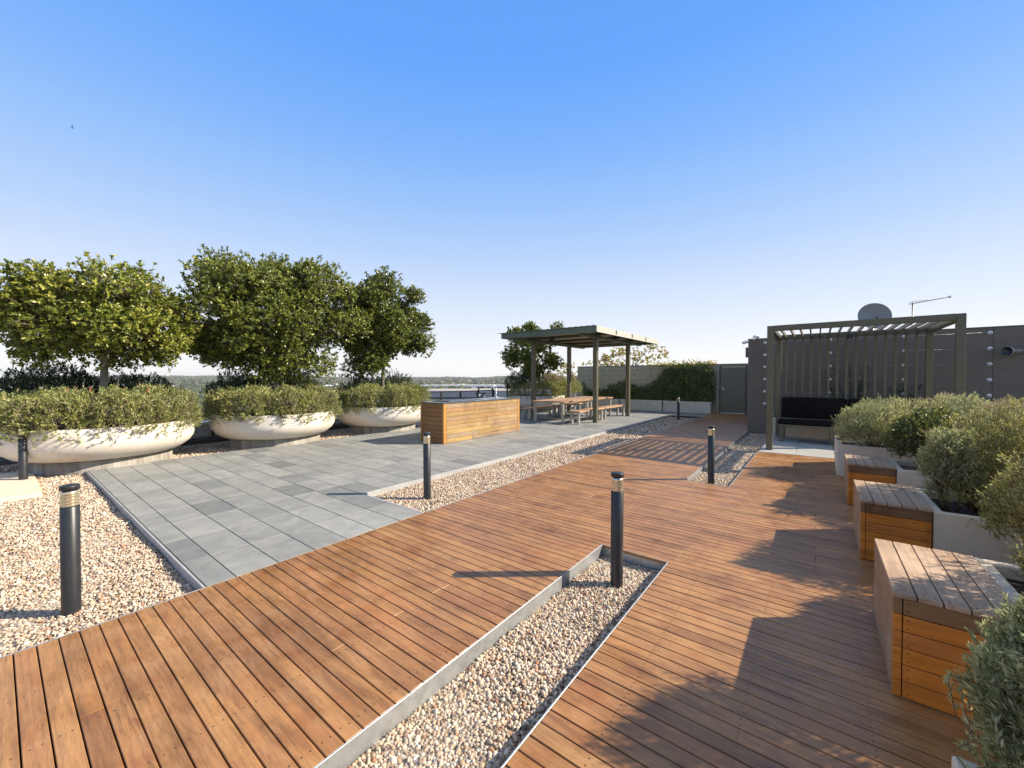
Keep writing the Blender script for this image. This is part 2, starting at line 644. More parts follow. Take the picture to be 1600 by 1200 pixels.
M['roofsheet'] = plain('grey roof sheeting', (.22, .24, .23), .45, .3)
M['lightsteel'] = plain('pale steel', (.48, .47, .40), .45, .1)  # paler steel for the side fascia and soffit
M['tabsteel'] = plain('brushed steel', (.42, .42, .39), .38, .6)
M['steel'] = plain('stainless steel', (.62, .63, .64), .25, 1.0, .06, 30)
M['stone'] = plain('dark stone benchtop', (.10, .10, .105), .25, 0, .2, 40)
M['cushion'] = plain('black fabric', (.010, .010, .010), .95, 0, .3, 60, .4, spec=.1)
M['door'] = plain('grey green door paint', (.17, .17, .12), .55, 0, .1, 3)
M['frame'] = plain('dark door frame', (.07, .075, .06), .5)
M['white'] = plain('white plastic', (.78, .78, .76), .35)
M['disc'] = plain('polished steel disc', (.85, .85, .83), .35, .4)
M['glass'] = plain('dark lens glass', (.02, .02, .025), .1)
M['dish'] = plain('grey dish paint', (.24, .25, .25), .5)
M['soil'] = plain('dark potting soil', (.035, .024, .016), .95, 0, .4, 20, .6)
M['bark'] = stained('pale grey bark', (.34, .30, .25), (.15, .13, .10), .85, 5, .8)
M['stem'] = plain('brown stems', (.14, .085, .05), .8)
M['deadstem'] = plain('grey dry stems', (.34, .27, .22), .8)
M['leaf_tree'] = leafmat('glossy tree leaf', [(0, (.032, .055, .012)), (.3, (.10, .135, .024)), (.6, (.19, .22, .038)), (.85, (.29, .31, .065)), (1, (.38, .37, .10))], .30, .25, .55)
M['leaf_tree_light'] = leafmat('pale glossy tree leaf', [(0, (.045, .07, .014)), (.3, (.13, .165, .028)), (.6, (.25, .275, .045)), (.85, (.38, .39, .08)), (1, (.48, .45, .13))], .30, .28, .5)  # lighter yellow green leaves of the leftmost tree
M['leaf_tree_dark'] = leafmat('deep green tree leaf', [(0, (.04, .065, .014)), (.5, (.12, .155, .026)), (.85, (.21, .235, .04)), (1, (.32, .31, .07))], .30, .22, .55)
M['leaf_bowl'] = leafmat('yellow green narrow leaf', [(0, (.07, .095, .03)), (.3, (.19, .235, .06)), (.6, (.34, .375, .12)), (.85, (.52, .51, .24)), (1, (.66, .54, .38))], .5, .25, .35)
M['leaf_dark'] = leafmat('dark shrub leaf', [(0, (.015, .035, .020)), (.5, (.035, .070, .040)), (.9, (.07, .11, .05)), (1, (.22, .22, .10))], .45, .12, .4)
M['leaf_grey'] = leafmat('grey green needle leaf', [(0, (.14, .165, .085)), (.3, (.30, .33, .17)), (.6, (.45, .47, .25)), (.85, (.62, .60, .33)), (1, (.74, .64, .43))], .62, .33, .2)
M['leaf_olive'] = leafmat('olive green needle leaf', [(0, (.11, .13, .035)), (.4, (.28, .29, .09)), (.75, (.44, .42, .17)), (1, (.60, .48, .26))], .5, .28, .3)
M['leaf_mauve'] = leafmat('dry mauve needle leaf', [(0, (.22, .18, .12)), (.4, (.38, .32, .21)), (.7, (.46, .42, .25)), (1, (.56, .43, .33))], .6, .15, .25)
M['leaf_gloss'] = leafmat('glossy yellow green leaf', [(0, (.03, .05, .016)), (.4, (.10, .125, .035)), (.8, (.20, .21, .06)), (1, (.36, .32, .10))], .3, .25, .5)
M['leaf_vine'] = leafmat('vine leaf', [(0, (.03, .055, .014)), (.5, (.075, .12, .028)), (.85, (.15, .18, .04)), (1, (.34, .31, .07))], .38, .2, .4)
M['leaf_gold'] = leafmat('golden leaf', [(0, (.16, .15, .03)), (.5, (.34, .28, .05)), (1, (.50, .40, .12))], .45, .35, .3)
M['red'] = plain('coral new shoots', (.55, .12, .08), .5)

# ------------------------------------------------------------------ setting: slab, deck, paving, gravel beds
GZ = -0.075
mb = MB()
mb.box(-12.2, 7.5, -6, 24, -0.6, -0.2)
tag(mb.build('roof_slab', M['under']), kind='structure')


def sheet(mb, x0, x1, y0, y1, z):
    mb.add([(x0, y0, z), (x1, y0, z), (x1, y1, z), (x0, y1, z)], [(0, 1, 2, 3)])


mb = MB()
sheet(mb, -11.62, -3.47, -6, 0.915, GZ)
sheet(mb, -11.62, -9.46, 0.915, 24, GZ)
sheet(mb, -4.65, -3.47, 2.93, 16.4, GZ)
sheet(mb, -1.515, -0.955, -6, 3.315, -0.095)
sheet(mb, -1.515, -0.955, 6.145, 13.1, GZ)
tag(mb.build('gravel_bed', M['gravel']), kind='structure')

# deck boards (running along X) with true gaps
BP = 0.0815
mb = MB()
scr = MB()
y = -1.5
k = 0
PX = {}


def board(x0, x1, y0, y1):
    dz = random.uniform(-.0012, .0012)
    mb.box(x0, x1, y0, y1, -0.022, dz, .0022)
    if y0 < 7:
        j = math.floor(x0 / .45) * .45 + .2
        while j < x1:
            if j > x0 + .02:
                for q in (.02, .055):
                    jx = j + random.uniform(-.004, .004)
                    a = [(jx + .0042 * math.cos(t * math.pi / 3), y0 + q + .0042 * math.sin(t * math.pi / 3), dz + .0006) for t in range(6)]
                    scr.add(a, [tuple(range(6))])
            j += .45


def board_run(x0, x1, y0, y1):
    # a lane is laid from boards of random length
    L = x0
    cuts = [x0]
    if x1 - x0 > 3.2:
        c_ = x0 + random.uniform(.9, x1 - x0 - .9)
        c_ = round(c_ / .45) * .45
        cuts.append(c_)
    cuts.append(x1)
    for a, b_ in zip(cuts[:-1], cuts[1:]):
        board(a + (.001 if a != x0 else 0), b_ - (.001 if b_ != x1 else 0), y0, y1)


def lane(x0, x1, y0, y1):
    if random.random() < .16:
        c_ = x0 + random.choice([.45, .9, 1.35]) + random.uniform(-.01, .01)
        board(x0, c_ - .0016, y0, y1)
        board(c_ + .0016, x1, y0, y1)
    else:
        board(x0, x1, y0, y1)


while y < 18.8:
    y0, y1 = y + .0028, y + BP - .0028
    yc = (y0 + y1) / 2
    XR = 1.40
    if yc < 3.32 or 6.14 <= yc < 9.46:
        lane(-3.455, -1.525, y0, y1)
        lane(-0.945, XR, y0, y1)
    elif yc < 6.14:
        board_run(-3.455, XR, y0, y1)
    elif yc < 13.1:
        board(-3.455, -1.525, y0, y1)
    else:
        board(-3.455, -1.575, y0, y1)
    y += BP
deck = mb.build('timber_deck', M['deck'])
tag(deck, kind='structure')
so = scr.build('screw_heads', M['screw'])
so.parent = deck
mb = MB()
sheet(mb, -3.46, -1.53, -1.5, 18.8, -.05)
sheet(mb, -.94, 1.4, -1.5, 9.46, -.05)
sheet(mb, -1.53, -.94, 3.33, 6.13, -.05)
mb.box(-3.46, -3.44, -1.5, 18.8, -.2, -.024)
tag(mb.build('deck_substrate', M['under']), kind='structure')

# steel edging of the gravel strips
mb = MB()
mb.box(-1.524, -1.516, -1.5, 3.32, -.2, .001, .001)
mb.box(-.954, -.946, -1.5, 3.32, -.2, .001, .001)
mb.box(-1.524, -.946, 3.3205, 3.328, -.2, .001, .001)
mb.box(-1.524, -1.516, 6.14, 13.1, -.2, .001, .001)
mb.box(-.954, -.946, 6.14, 9.46, -.2, .001, .001)
mb.box(-1.524, -.946, 6.131, 6.139, -.2, .001, .001)
mb.box(-3.468, -3.459, -1.5, 0.915, -.2, .0, .001)
mb.box(-3.468, -3.459, 2.93, 16.4, -.2, .0, .001)
tag(mb.build('steel_edging', M['galv']), kind='structure')

# pavers, real tiles with open joints
mb = MB()


def tiles(x_edges, y_edges, gap=.0032, skip=None):
    for i in range(len(x_edges) - 1):
        for j in range(len(y_edges) - 1):
            a, b_, c_, d_ = x_edges[i], x_edges[i + 1], y_edges[j], y_edges[j + 1]
            if skip and skip((a + b_) / 2, (c_ + d_) / 2):
                continue
            dz = random.uniform(-.0015, .001)
            mb.box(a + gap, b_ - gap, c_ + gap, d_ - gap, -.045, dz, .002)


xe = [-9.45] + [-3.46 - .6 * i for i in range(9, -1, -1)]
ye = [.915, 1.10] + [1.10 + .296 * i for i in range(1, 56)]
tiles(xe, [q for q in ye if q < 17.75], skip=lambda x, y: x > -4.66 and 2.9 < y < 16.4)
tiles([-4.06, -3.46], [], None)
mb.box(-9.45, -3.458, 17.75, 18.2, -.045, -.003, .002) if False else None
pv = mb.build('paving', M['paver'])
tag(pv, kind='structure')
mb = MB()
sheet(mb, -9.45, -3.47, .92, 2.9, -.03)
sheet(mb, -9.45, -4.66, 2.9, 18.8, -.03)
sheet(mb, -4.66, -3.47, 16.42, 18.8, -.03)
mb.box(-4.64, -3.475, 16.405, 16.42, -.2, -.004)
mb.box(-9.45, -3.475, .93, .945, -.2, -.046)
tag(mb.build('paving_bed', plain('grout', (.05, .05, .048), .9)), kind='structure')
mb = MB()
yy = 2.89
mb.box(-4.668, -4.640, 2.886, 17.75, -.2, .0005, .002)
mb.box(-4.640, -3.47, 2.886, 2.914, -.2, -.004, .002)
mb.box(-9.452, -3.47, .893, .912, -.2, -.002, .003)
mb.box(-9.476, -9.454, .889, 17.75, -.2, -.004, .003)
tag(mb.build('stone_edging', M['kerb']), kind='structure')

# far band of paving in front of the back planter
mb = MB()
for i in range(11):
    a, b_ = -3.46 - .6 * (i + 1), -3.46 - .6 * i
    mb.box(a + .002, b_ - .002, 17.72, 18.24, -.045, random.uniform(-.002, .0), .002)
tag(mb.build('far_paving', M['paver']), kind='structure')

# paving under the pergola
mb = MB()
for i in range(7):
    for j in range(5):
        a = -.94 + .61 * i
        c_ = 9.47 + .6 * j
        mb.box(a + .003, a + .607, c_ + .003, c_ + .597, -.045, random.uniform(-.002, .001), .002)
tag(mb.build('pergola_paving', M['paver2']), kind='structure')
mb = MB()
sheet(mb, -.94, 6, 9.47, 13.1, -.03)
tag(mb.build('pergola_paving_bed', M['under']), kind='structure')

# ---- pebbles
I1 = ico(1)
I2 = ico(2)


def pebbles(boxes, tmpl, pitch, size, zbase):
    out = []
    TV, TF = tmpl
    for (x0, x1, y0, y1, z) in boxes:
        nx, ny = max(1, int((x1 - x0) / pitch)), max(1, int((y1 - y0) / pitch))
        gx, gy = np.meshgrid(np.arange(nx), np.arange(ny))
        P = np.stack([x0 + (gx.ravel() + .5) * (x1 - x0) / nx, y0 + (gy.ravel() + .5) * (y1 - y0) / ny, np.full(nx * ny, z)], 1)
        P[:, :2] += rng.uniform(-.5, .5, (len(P), 2)) * pitch
        P[:, 0] = np.clip(P[:, 0], x0 + size * .5, x1 - size * .5)
        P[:, 1] = np.clip(P[:, 1], y0 + size * .5, y1 - size * .5)
        lump = .006 * np.sin(P[:, 0] * 5.1 + 1.3 * np.sin(P[:, 1] * 3.7)) + .006 * np.sin(P[:, 1] * 6.3 + P[:, 0] * 2.1)
        P[:, 2] += rng.uniform(-.2, .9, len(P)) * size * .8 + lump
        n_ = len(P)
        S = size * np.clip(rng.lognormal(0, .28, (n_, 1)), .5, 1.9) * rng.uniform(.62, 1.15, (n_, 3)) * .5
        S[:, 2] *= .72
        Rm = rnd_rot(n_)
        V = (TV[None] * (1 + rng.uniform(-.08, .08, (1, len(TV), 1)))) * S[:, None, :]
        V = np.einsum('nij,nkj->nki', Rm, V) + P[:, None, :]
        F = (TF[None] + (np.arange(n_) * len(TV))[:, None, None]).reshape(-1, 3)
        out.append((V.reshape(-1, 3), F))
    return out


g = []
g += pebbles([(-1.512, -.958, .7, 2.2, -.098)], I2, .0125, .0190, 0)
g += pebbles([(-1.512, -.958, 2.2, 3.312, -.098)], I1, .0125, .0190, 0)
g += pebbles([(-1.512, -.958, 6.15, 9.6, GZ)], I1, .0165, .0215, 0)
g += pebbles([(-1.512, -.958, 9.6, 13.0, GZ)], I1, .026, .030, 0)
V, F = cat_arrays(g)
tag(mesh_tris('strip_gravel', V, F, M['pebble'], smooth=True), 'loose mixed river pebbles filling the long steel edged strips in the deck', 'gravel', kind='stuff')
g = []
g += pebbles([(-5.6, -3.475, -.6, .885, GZ)], I1, .0145, .0205, 0)
g += pebbles([(-7.6, -5.6, -.3, .885, GZ)], I1, .018, .0235, 0)
g += pebbles([(-9.46, -7.6, -.3, .885, GZ)], I1, .021, .027, 0)
g += pebbles([(-11.3, -9.49, -.4, 8.5, GZ)], I1, .03, .036, 0)
g += pebbles([(-4.635, -3.475, 2.93, 5.5, GZ)], I1, .0165, .022, 0)
g += pebbles([(-4.635, -3.475, 5.5, 9.5, GZ)], I1, .022, .028, 0)
g += pebbles([(-4.635, -3.475, 9.5, 16.3, GZ)], I1, .034, .040, 0)
V, F = cat_arrays(g)
tag(mesh_tris('bed_gravel', V, F, M['pebble'], smooth=True), 'pale mixed pebbles around the paving and under the round planters', 'gravel', kind='stuff')

mb = MB()
mb.box(-10.2, -8.08, -1.0, .38, -.12, -.012, .006)
tag(mb.build('stepping_slab', M['planter']), 'flat cream concrete slab lying in the gravel at the left edge', 'slab')

# ------------------------------------------------------------------ walls
# right wall with trellis wires
w1 = thing('trellis_wall', 'tall taupe rendered wall behind the pergola, carrying wires and steel discs', 'wall', (2, 13.2, 0))
mb = MB()
mb.box(-1.57, 3.02, 13.1, 13.35, -.2, 2.58)
mb.box(3.0, 8.0, 13.085, 13.3, -.2, 2.575)
mb.box(-1.57, -1.32, 13.352, 19.0, -.2, 2.58)
mb.build('wall_body', M['wall'], w1)
mb = MB()
mb.box(-1.585, 8.0, 13.08, 13.37, 2.583, 2.60, .004)
mb.build('capping', M['cap'], w1)
mb = MB()
for z in (2.47, 2.13, 1.79, 1.45, 1.11, .77):
    mb.tube([(-1.16, 13.03, z), (2.95, 13.03, z)], .0022, 5)
mb.build('trellis_wires', M['tabsteel'], w1)
for x in (-1.16, .255, 1.625, 2.95):
    for z in (2.47, 2.13, 1.79, 1.45, 1.11, .77):
        mb = MB()
        Mx = Matrix.Translation((x, 13.099, z)) @ Matrix.Rotation(R(90), 4, 'X')
        mb.lathe([(.001, 0), (.040, 0), (.040, .006), (.034, .010), (.012, .012), (.010, .05), (.014, .052), (.014, .07), (.001, .074)], n=18, M=Mx)
        mb.build('wire_disc', M['disc'], w1)
mb = MB()
mb.box(-1.64, -1.572, 13.12, 13.3, 2.08, 2.36, .004)
tag(mb.build('junction_box', M['wall']), 'small taupe junction box on the left end of the tall wall', 'electrical box')

# back wall with door
w2 = thing('garden_wall', 'long khaki rendered wall at the far end, half covered by a climber', 'wall', (-6, 18.9, 0))
mb = MB()
mb.box(-10.05, -3.30, 18.8, 19.0, -.2, 2.06)
mb.box(-2.28, -1.57, 18.8, 19.0, -.2, 2.06)
mb.box(-3.30, -2.28, 18.8, 19.0, 2.0, 2.06)
mb.build('wall_body', M['wall2'], w2)
mb = MB()
mb.box(-10.07, -1.57, 18.78, 19.02, 2.063, 2.085, .003)
mb.build('capping', M['cap'], w2)
mb = MB()
for z in (1.97, 1.74, 1.51, 1.28):
    mb.tube([(-9.7, 18.74, z), (-3.55, 18.74, z)], .003, 5)
mb.build('trellis_wires', M['disc'], w2)
for x in (-9.55, -8.37, -6.98, -5.75, -3.55):
    for z in (1.93, 1.70, 1.45, 1.20, .96):
        if x == -9.55 and z < 1.2:
            continue
        mb = MB()
        Mx = Matrix.Translation((x, 18.799, z)) @ Matrix.Rotation(R(90), 4, 'X')
        mb.lathe([(.001, 0), (.042, 0), (.042, .006), (.012, .012), (.010, .055), (.014, .055), (.001, .07)], n=12, M=Mx)
        mb.build('wire_disc', M['disc'], w2)
d = thing('service_door', 'plain grey green door with a lever handle in the far wall', 'door', (-2.8, 18.85, 0))
mb = MB()
mb.box(-3.30, -3.24, 18.77, 18.86, -.02, 2.0, .003)
mb.box(-2.34, -2.28, 18.77, 18.86, -.02, 2.0, .003)
mb.box(-3.238, -2.342, 18.77, 18.86, 1.95, 2.0, .003)
mb.build('door_frame', M['frame'], d)
mb = MB()
mb.box(-3.232, -2.348, 18.80, 18.845, .03, 1.944, .003)
lf = mb.build('door_leaf', M['door'], d)
mb = MB()
mb.box(-3.19, -3.13, 18.785, 18.80, 1.02, 1.07, .004)
mb.tube([(-3.16, 18.79, .98), (-3.16, 18.75, .98), (-3.06, 18.75, .98)], .010, 8)
mb.lathe([(.001, 0), (.026, 0), (.026, .008), (.001, .009)], n=16, M=Matrix.Translation((-3.16, 18.80, .98)) @ Matrix.Rotation(R(90), 4, 'X'))
h_ = mb.build('handle', M['disc'], lf)
mb = MB()
for z in (1.7, .98, .28):
    mb.tube([(-2.346, 18.79, z - .05), (-2.346, 18.79, z + .05)], .008, 8)
mb.build('hinge', M['tabsteel'], lf)
mb = MB()
mb.box(-3.238, -2.342, 18.79, 18.86, -.004, .028, .003)
mb.build('lit_threshold', M['white'], d)  # pale sill strip, white to paint the light shining under the door

# back planter boxes along the far wall
xs = [-10.0, -7.51, -5.50, -3.50]
for i in range(3):
    lab = ['left concrete trough at the foot of the far wall, behind the picnic tables', 'middle concrete trough at the foot of the far wall', 'concrete trough beside the service door'][i]
    t = thing('concrete_trough', lab, 'planter', ((xs[i] + xs[i + 1]) / 2, 18.45, 0), 'troughs along the far wall')
    a, b_ = xs[i] + .03, xs[i + 1] - .03
    mb = MB()
    mb.box(a, b_, 18.25, 18.31, -.02, .47, .008)
    mb.box(a, a + .06, 18.312, 18.76, -.02, .469, .008)
    mb.box(b_ - .06, b_, 18.312, 18.76, -.02, .469, .008)
    mb.build('trough_wall', M['backplanter'], t)
    mb = MB()
    mb.box(a + .062, b_ - .062, 18.312, 18.76, -.02, .43)
    mb.build('soil', M['soil'], t)

# ------------------------------------------------------------------ bollards
def bollard():
    t = thing('bollard_light', 'x', 'bollard light', (0, 0, 0), 'black bollard lights in the gravel')
    mb = MB()
    mb.lathe([(.047, -.05), (.047, .715), (.044, .718), (.001, .719)], n=32)
    mb.build('post', M['black'], t)
    mb = MB()
    prof = [(.030, .719)]
    for i in range(5):
        z = .722 + i * .0205
        prof += [(.0455, z), (.0465, z + .003), (.037, z + .017)]
    prof += [(.030, .826)]
    mb.lathe(prof, n=32)
    mb.build('louvre', M['lens'], t)
    mb = MB()
    mb.lathe([(.030, .826), (.048, .827), (.0485, .852), (.046, .857), (.001, .858)], n=32)
    mb.build('lamp_cap', M['black'], t)
    return t


b0 = bollard()
BL = [((-3.93, .30), 'large black bollard light in the pebbles left of the near paving corner'),
      ((-9.35, .26), 'small black bollard light at the far left in front of the round planter'),
      ((-4.0, 3.41), 'black bollard light in the gravel wedge in front of the timber barbecue counter'),
      ((-1.21, 2.90), 'tallest looking black bollard light in the near pebble strip cut into the deck'),
      ((-1.23, 6.44), 'black bollard light in the far pebble strip left of the pergola'),
      ((-4.06, 15.39), 'tiny black bollard light in the shaded gravel before the far wall')]
for i, ((x, y), lab) in enumerate(BL):
    b = b0 if i == 0 else copy_tree(b0)
    b.location = (x, y, (-.085 if i in (3,) else GZ + .005))
    b.rotation_euler = (R(random.uniform(-.3, .3)), R(random.uniform(-.3, .3)), random.uniform(0, 6))
    b['label'] = lab

# ------------------------------------------------------------------ timber box seats
def timber_box(lab, y0, y1, seed):
    random.seed(seed)
    t = thing('timber_box_seat', lab, 'box seat', (.5, (y0 + y1) / 2, 0), 'timber box seats along the planters')
    x0, x1, zt = .295, .705, .492
    mb = MB()
    n = 5
    w = (x1 - x0 + .008) / n
    for i in range(n):
        a = x0 - .004 + i * w
        mb.box(a + .0025, a + w - .0025, y0 - .004, y1, zt - .022, zt + random.uniform(-.001, .001), .002)
    for i in range(n):
        a = x0 - .004 + (i + .5) * w
        for y in (y0 + .03, y1 - .04):
            for q in (-.02, .02):
                mb.lathe([(.001, 0), (.003, 0), (.001, .0012)], n=8, mi=1, M=Matrix.Translation((a + q, y, zt + .001)))
    mb.build('top_boards', [M['boxtop'], M['screw']], t)
    mb = MB()
    hh = (zt - .026) / 6
    for i in range(6):
        z = .004 + i * hh
        mb.box(x0 + .034, x1, y0 + random.uniform(-.001, .001), y0 + .02, z + .002, z + hh - .002, .0015)
    for i in range(6):
        for q in (.25, .75):
            z = .004 + (i + q) * hh
            for x in (x0 + .052, x1 - .02):
                mb.lathe([(.001, 0), (.0032, 0), (.001, .0012)], n=8, mi=1, M=Matrix.Translation((x, y0 - .001, z)) @ Matrix.Rotation(R(90), 4, 'X'))
    mb.build('front_slats', [M['boxslat'], M['screw']], t)
    mb = MB()
    for i in range(6):
        z = .004 + i * hh
        mb.box(x0 + random.uniform(0, .001), x0 + .018, y0 + .022, y1, z + .0012, z + hh - .0012, .001)
    mb.build('side_slats', M['boxside'], t)
    mb = MB()
    for i in range(6):
        z = .004 + i * hh
        mb.box(x0, x0 + .030, y0 + .001, y0 + .02, z + .0012, z + hh - .0012, .001)
    mb.build('corner_post', M['boxslat'], t)
    mb = MB()
    mb.box(x0 + .02, x1 - .002, y0 + .024, y1 - .004, 0, zt - .026)
    mb.build('carcass', M['under'], t)


timber_box('nearest timber box seat, orange slats and a half shaded grey top', 2.57, 3.36, 3)
timber_box('middle timber box seat, between the nearest box and the smallest one', 4.35, 5.17, 5)
timber_box('farthest timber box seat, smallest, beside the end planter of the row', 6.12, 6.85, 9)
random.seed(11)

# ------------------------------------------------------------------ the stepped planter on the right
pl = thing('stepped_planter', 'long cream rendered planter with projecting bays between the timber boxes', 'planter', (1.6, 5, 0))
mb = MB()
ZP = .475
def bay(x0, y0, y1, x1=1.4):
    mb.box(x0, x1, y0, y0 + .06, -.02, ZP, .006)
    mb.box(x0, x1, y1 - .06, y1, -.02, ZP, .006)
    mb.box(x0, x0 + .06, y0 + .062, y1 - .062, -.02, ZP - .001, .006)
bay(.715, 2.57, 3.40)
bay(.715, 4.36, 5.20)
bay(.715, 6.12, 6.88)
bay(.255, 7.88, 9.1)
bay(.30, -1.2, 1.58)
for a, b_ in ((1.58, 2.57), (3.40, 4.36), (5.20, 6.12), (6.88, 7.88)):
    mb.box(1.34, 1.4, a + .002, b_ - .002, -.02, ZP - .001, .006)
mb.box(1.402, 6.5, 9.04, 9.10, -.02, ZP, .006)
mb.build('planter_wall', M['planter'], pl)
mb = MB()
mb.box(1.402, 6.5, -1.2, 9.038, -.02, .40)
for x0, a, b_ in ((.715, 2.57, 3.40), (.715, 4.36, 5.20), (.715, 6.12, 6.88), (.255, 7.88, 9.1), (.30, -1.2, 1.58)):
    mb.box(x0 + .062, 1.4, a + .062, b_ - .062, -.02, .41)
mb.build('soil', M['soil'], pl)


# ------------------------------------------------------------------ foliage builders
def lump_noise(U, seed, amp=.16, freq=3.0):
    r_ = np.random.default_rng(seed)
    s = np.zeros(len(U))
    for k in range(6):
        w = r_.normal(size=3) * freq * (1 + .5 * k)
        s += np.sin(U @ w + r_.uniform(0, 6.28)) / (1 + .45 * k)
    return 1 + amp * s / 2.2


def bush_arrays(c, rad, n, sl, nl, ll, lw, seed, zmin=-.35, up=.55, kind='needle', inner=.35, amp=.26, spread=.8, freq=4.2):
    """sprigs over a lumpy ellipsoid; returns (leaf arrays, stem arrays)"""
    c, rad = np.array(c, float), np.array(rad, float)
    U = unit(rng.normal(size=(int(n * 1.9), 3)))
    U = U[U[:, 2] > zmin][:n]
    rr = lump_noise(U, seed, amp, freq)
    rv = rng.random(len(U))
    depth = np.where(rv < inner, rng.uniform(.45, .9, len(U)), np.where(rv > .97, rng.uniform(1.0, 1.10, len(U)), rng.uniform(.86, 1.0, len(U))))
    tip = c + U * rad * (rr * depth)[:, None]
    nrm = unit(U / rad)
    Dd = unit(nrm * (1 - up) + np.array([0, 0, up]) + rng.normal(size=U.shape) * .33)
    SL = sl * rng.uniform(.6, 1.3, len(U))
    base = tip - Dd * SL[:, None]
    t = np.tile(np.linspace(.12, 1.0, nl), (len(U), 1)) + rng.uniform(-.04, .04, (len(U), nl))
    P = base[:, None] + Dd[:, None] * (SL[:, None] * t)[..., None]
    side = rng.normal(size=(len(U), nl, 3))
    side = side - np.sum(side * Dd[:, None], -1, keepdims=True) * Dd[:, None]
    side = unit(side)
    sp = (spread * (1.15 - .6 * t))[..., None]
    LD = unit(Dd[:, None] + side * sp)
    P = P.reshape(-1, 3)
    LD = LD.reshape(-1, 3)
    k = len(P)
    lv = leaf_arrays(P, LD, ll * rng.uniform(.65, 1.25, k), lw * rng.uniform(.8, 1.2, k), kind=kind, droop=.06)
    st = stem_arrays(base, tip - Dd * (SL * .15)[:, None], .0016 if sl < .12 else .0025)
    return lv, st


def bush(name, lab, cat, blobs, mat, loc, group=None, stem_mat='stem', trunks=6, **kw):
    t = thing(name, lab, cat, loc, group)
    L, S = [], []
    for i, (c, rad, n) in enumerate(blobs):
        lv, st = bush_arrays(c, rad, n, seed=hash((round(c[0], 2), round(c[1], 2))) % 9999 if False else int(abs(c[0] * 131 + c[1] * 977)) + i, **kw)
        L.append(lv)
        S.append(st)
    V, F = cat_arrays(L)
    mesh_tris('foliage', V, F, M[mat], t)
    mb = MB()
    for c, rad, n in blobs:
        for k in range(trunks):
            a = random.uniform(0, 6.28)
            q = random.uniform(.2, .75)
            tip = (c[0] + rad[0] * q * math.cos(a), c[1] + rad[1] * q * math.sin(a), c[2] + rad[2] * random.uniform(.1, .6))
            b_ = (loc[0] + (c[0] - loc[0]) * .5 + random.uniform(-.05, .05), loc[1] + (c[1] - loc[1]) * .5 + random.uniform(-.05, .05), loc[2])
            mid = tuple((b_[i] * .5 + tip[i] * .5) + random.uniform(-.04, .04) for i in range(3))
            mb.tube([b_, mid, tip], [.011, .008, .004], 5)
    so_ = mb
    V2, F2 = cat_arrays(S)
    b0_ = len(so_.v)
    so_.v += [tuple(q) for q in V2]
    so_.f += [tuple(f) for f in (F2 + b0_).tolist()]
    so_.m += [0] * len(F2)
    so_.sm += [False] * len(F2)
    so_.build('stems', M[stem_mat], t)
    return t


# right hand bushes -----------------------------------------------------------
ndl = dict(sl=.07, nl=14, ll=.020, lw=.0050, up=.42, inner=.4, amp=.20)
bush('rosemary_bush', 'blue green needle leaved bush over the end planter beside the cushioned bench', 'bush',
     [((.72, 8.35, .78), (.48, .55, .36), 2600), ((1.0, 8.7, .85), (.45, .5, .33), 1500), ((.55, 8.0, .62), (.34, .3, .24), 1100)], 'leaf_grey', (.75, 8.4, .4),
     'bushes in the stepped planter', **ndl)
bush('leafy_shrub', 'glossy yellow green small leaved shrub behind the farthest timber box', 'shrub',
     [((.98, 6.55, .72), (.30, .38, .40), 900), ((1.15, 6.9, .85), (.3, .35, .3), 500)], 'leaf_gloss', (1.0, 6.6, .4), 'bushes in the stepped planter',
     sl=.10, nl=8, ll=.030, lw=.017, up=.35, inner=.45, kind='leaf')
bush('rosemary_bush', 'tall olive and brown bush with bare stems behind the middle timber box', 'bush',
     [((1.25, 5.05, .84), (.47, .52, .40), 3600), ((1.0, 4.80, .60), (.28, .35, .24), 900)], 'leaf_olive', (1.1, 4.9, .4),
     'bushes in the stepped planter', trunks=12, **ndl)
bush('rosemary_bush', 'narrow pale grey bush upright at the corner of the middle bay', 'bush',
     [((.86, 4.72, .78), (.18, .20, .31), 1300)], 'leaf_grey', (.86, 4.72, .4), 'bushes in the stepped planter', **ndl)
bush('rosemary_bush', 'dark green tall bush at the right edge behind the nearest timber box', 'bush',
     [((1.24, 3.00, .92), (.44, .42, .44), 2300), ((1.02, 2.84, .98), (.32, .34, .36), 1300), ((1.05, 3.15, .55), (.26, .34, .2), 600), ((1.6, 3.7, .88), (.36, .4, .38), 900), ((1.13, 3.97, .62), (.26, .30, .36), 1900)], 'leaf_olive', (1.2, 3.4, .4),
     'bushes in the stepped planter', trunks=12, **ndl)
bush('rosemary_bush', 'pale grey green bush closest to the camera, spilling over the lower right corner', 'bush',
     [((.70, 1.53, .66), (.365, .37, .40), 7500), ((.78, 1.15, .70), (.40, .4, .34), 1600)], 'leaf_grey', (.66, 1.3, .4),
     'bushes in the stepped planter', sl=.085, nl=24, ll=.021, lw=.0048, up=.5, inner=.42, amp=.12, stem_mat='stem')
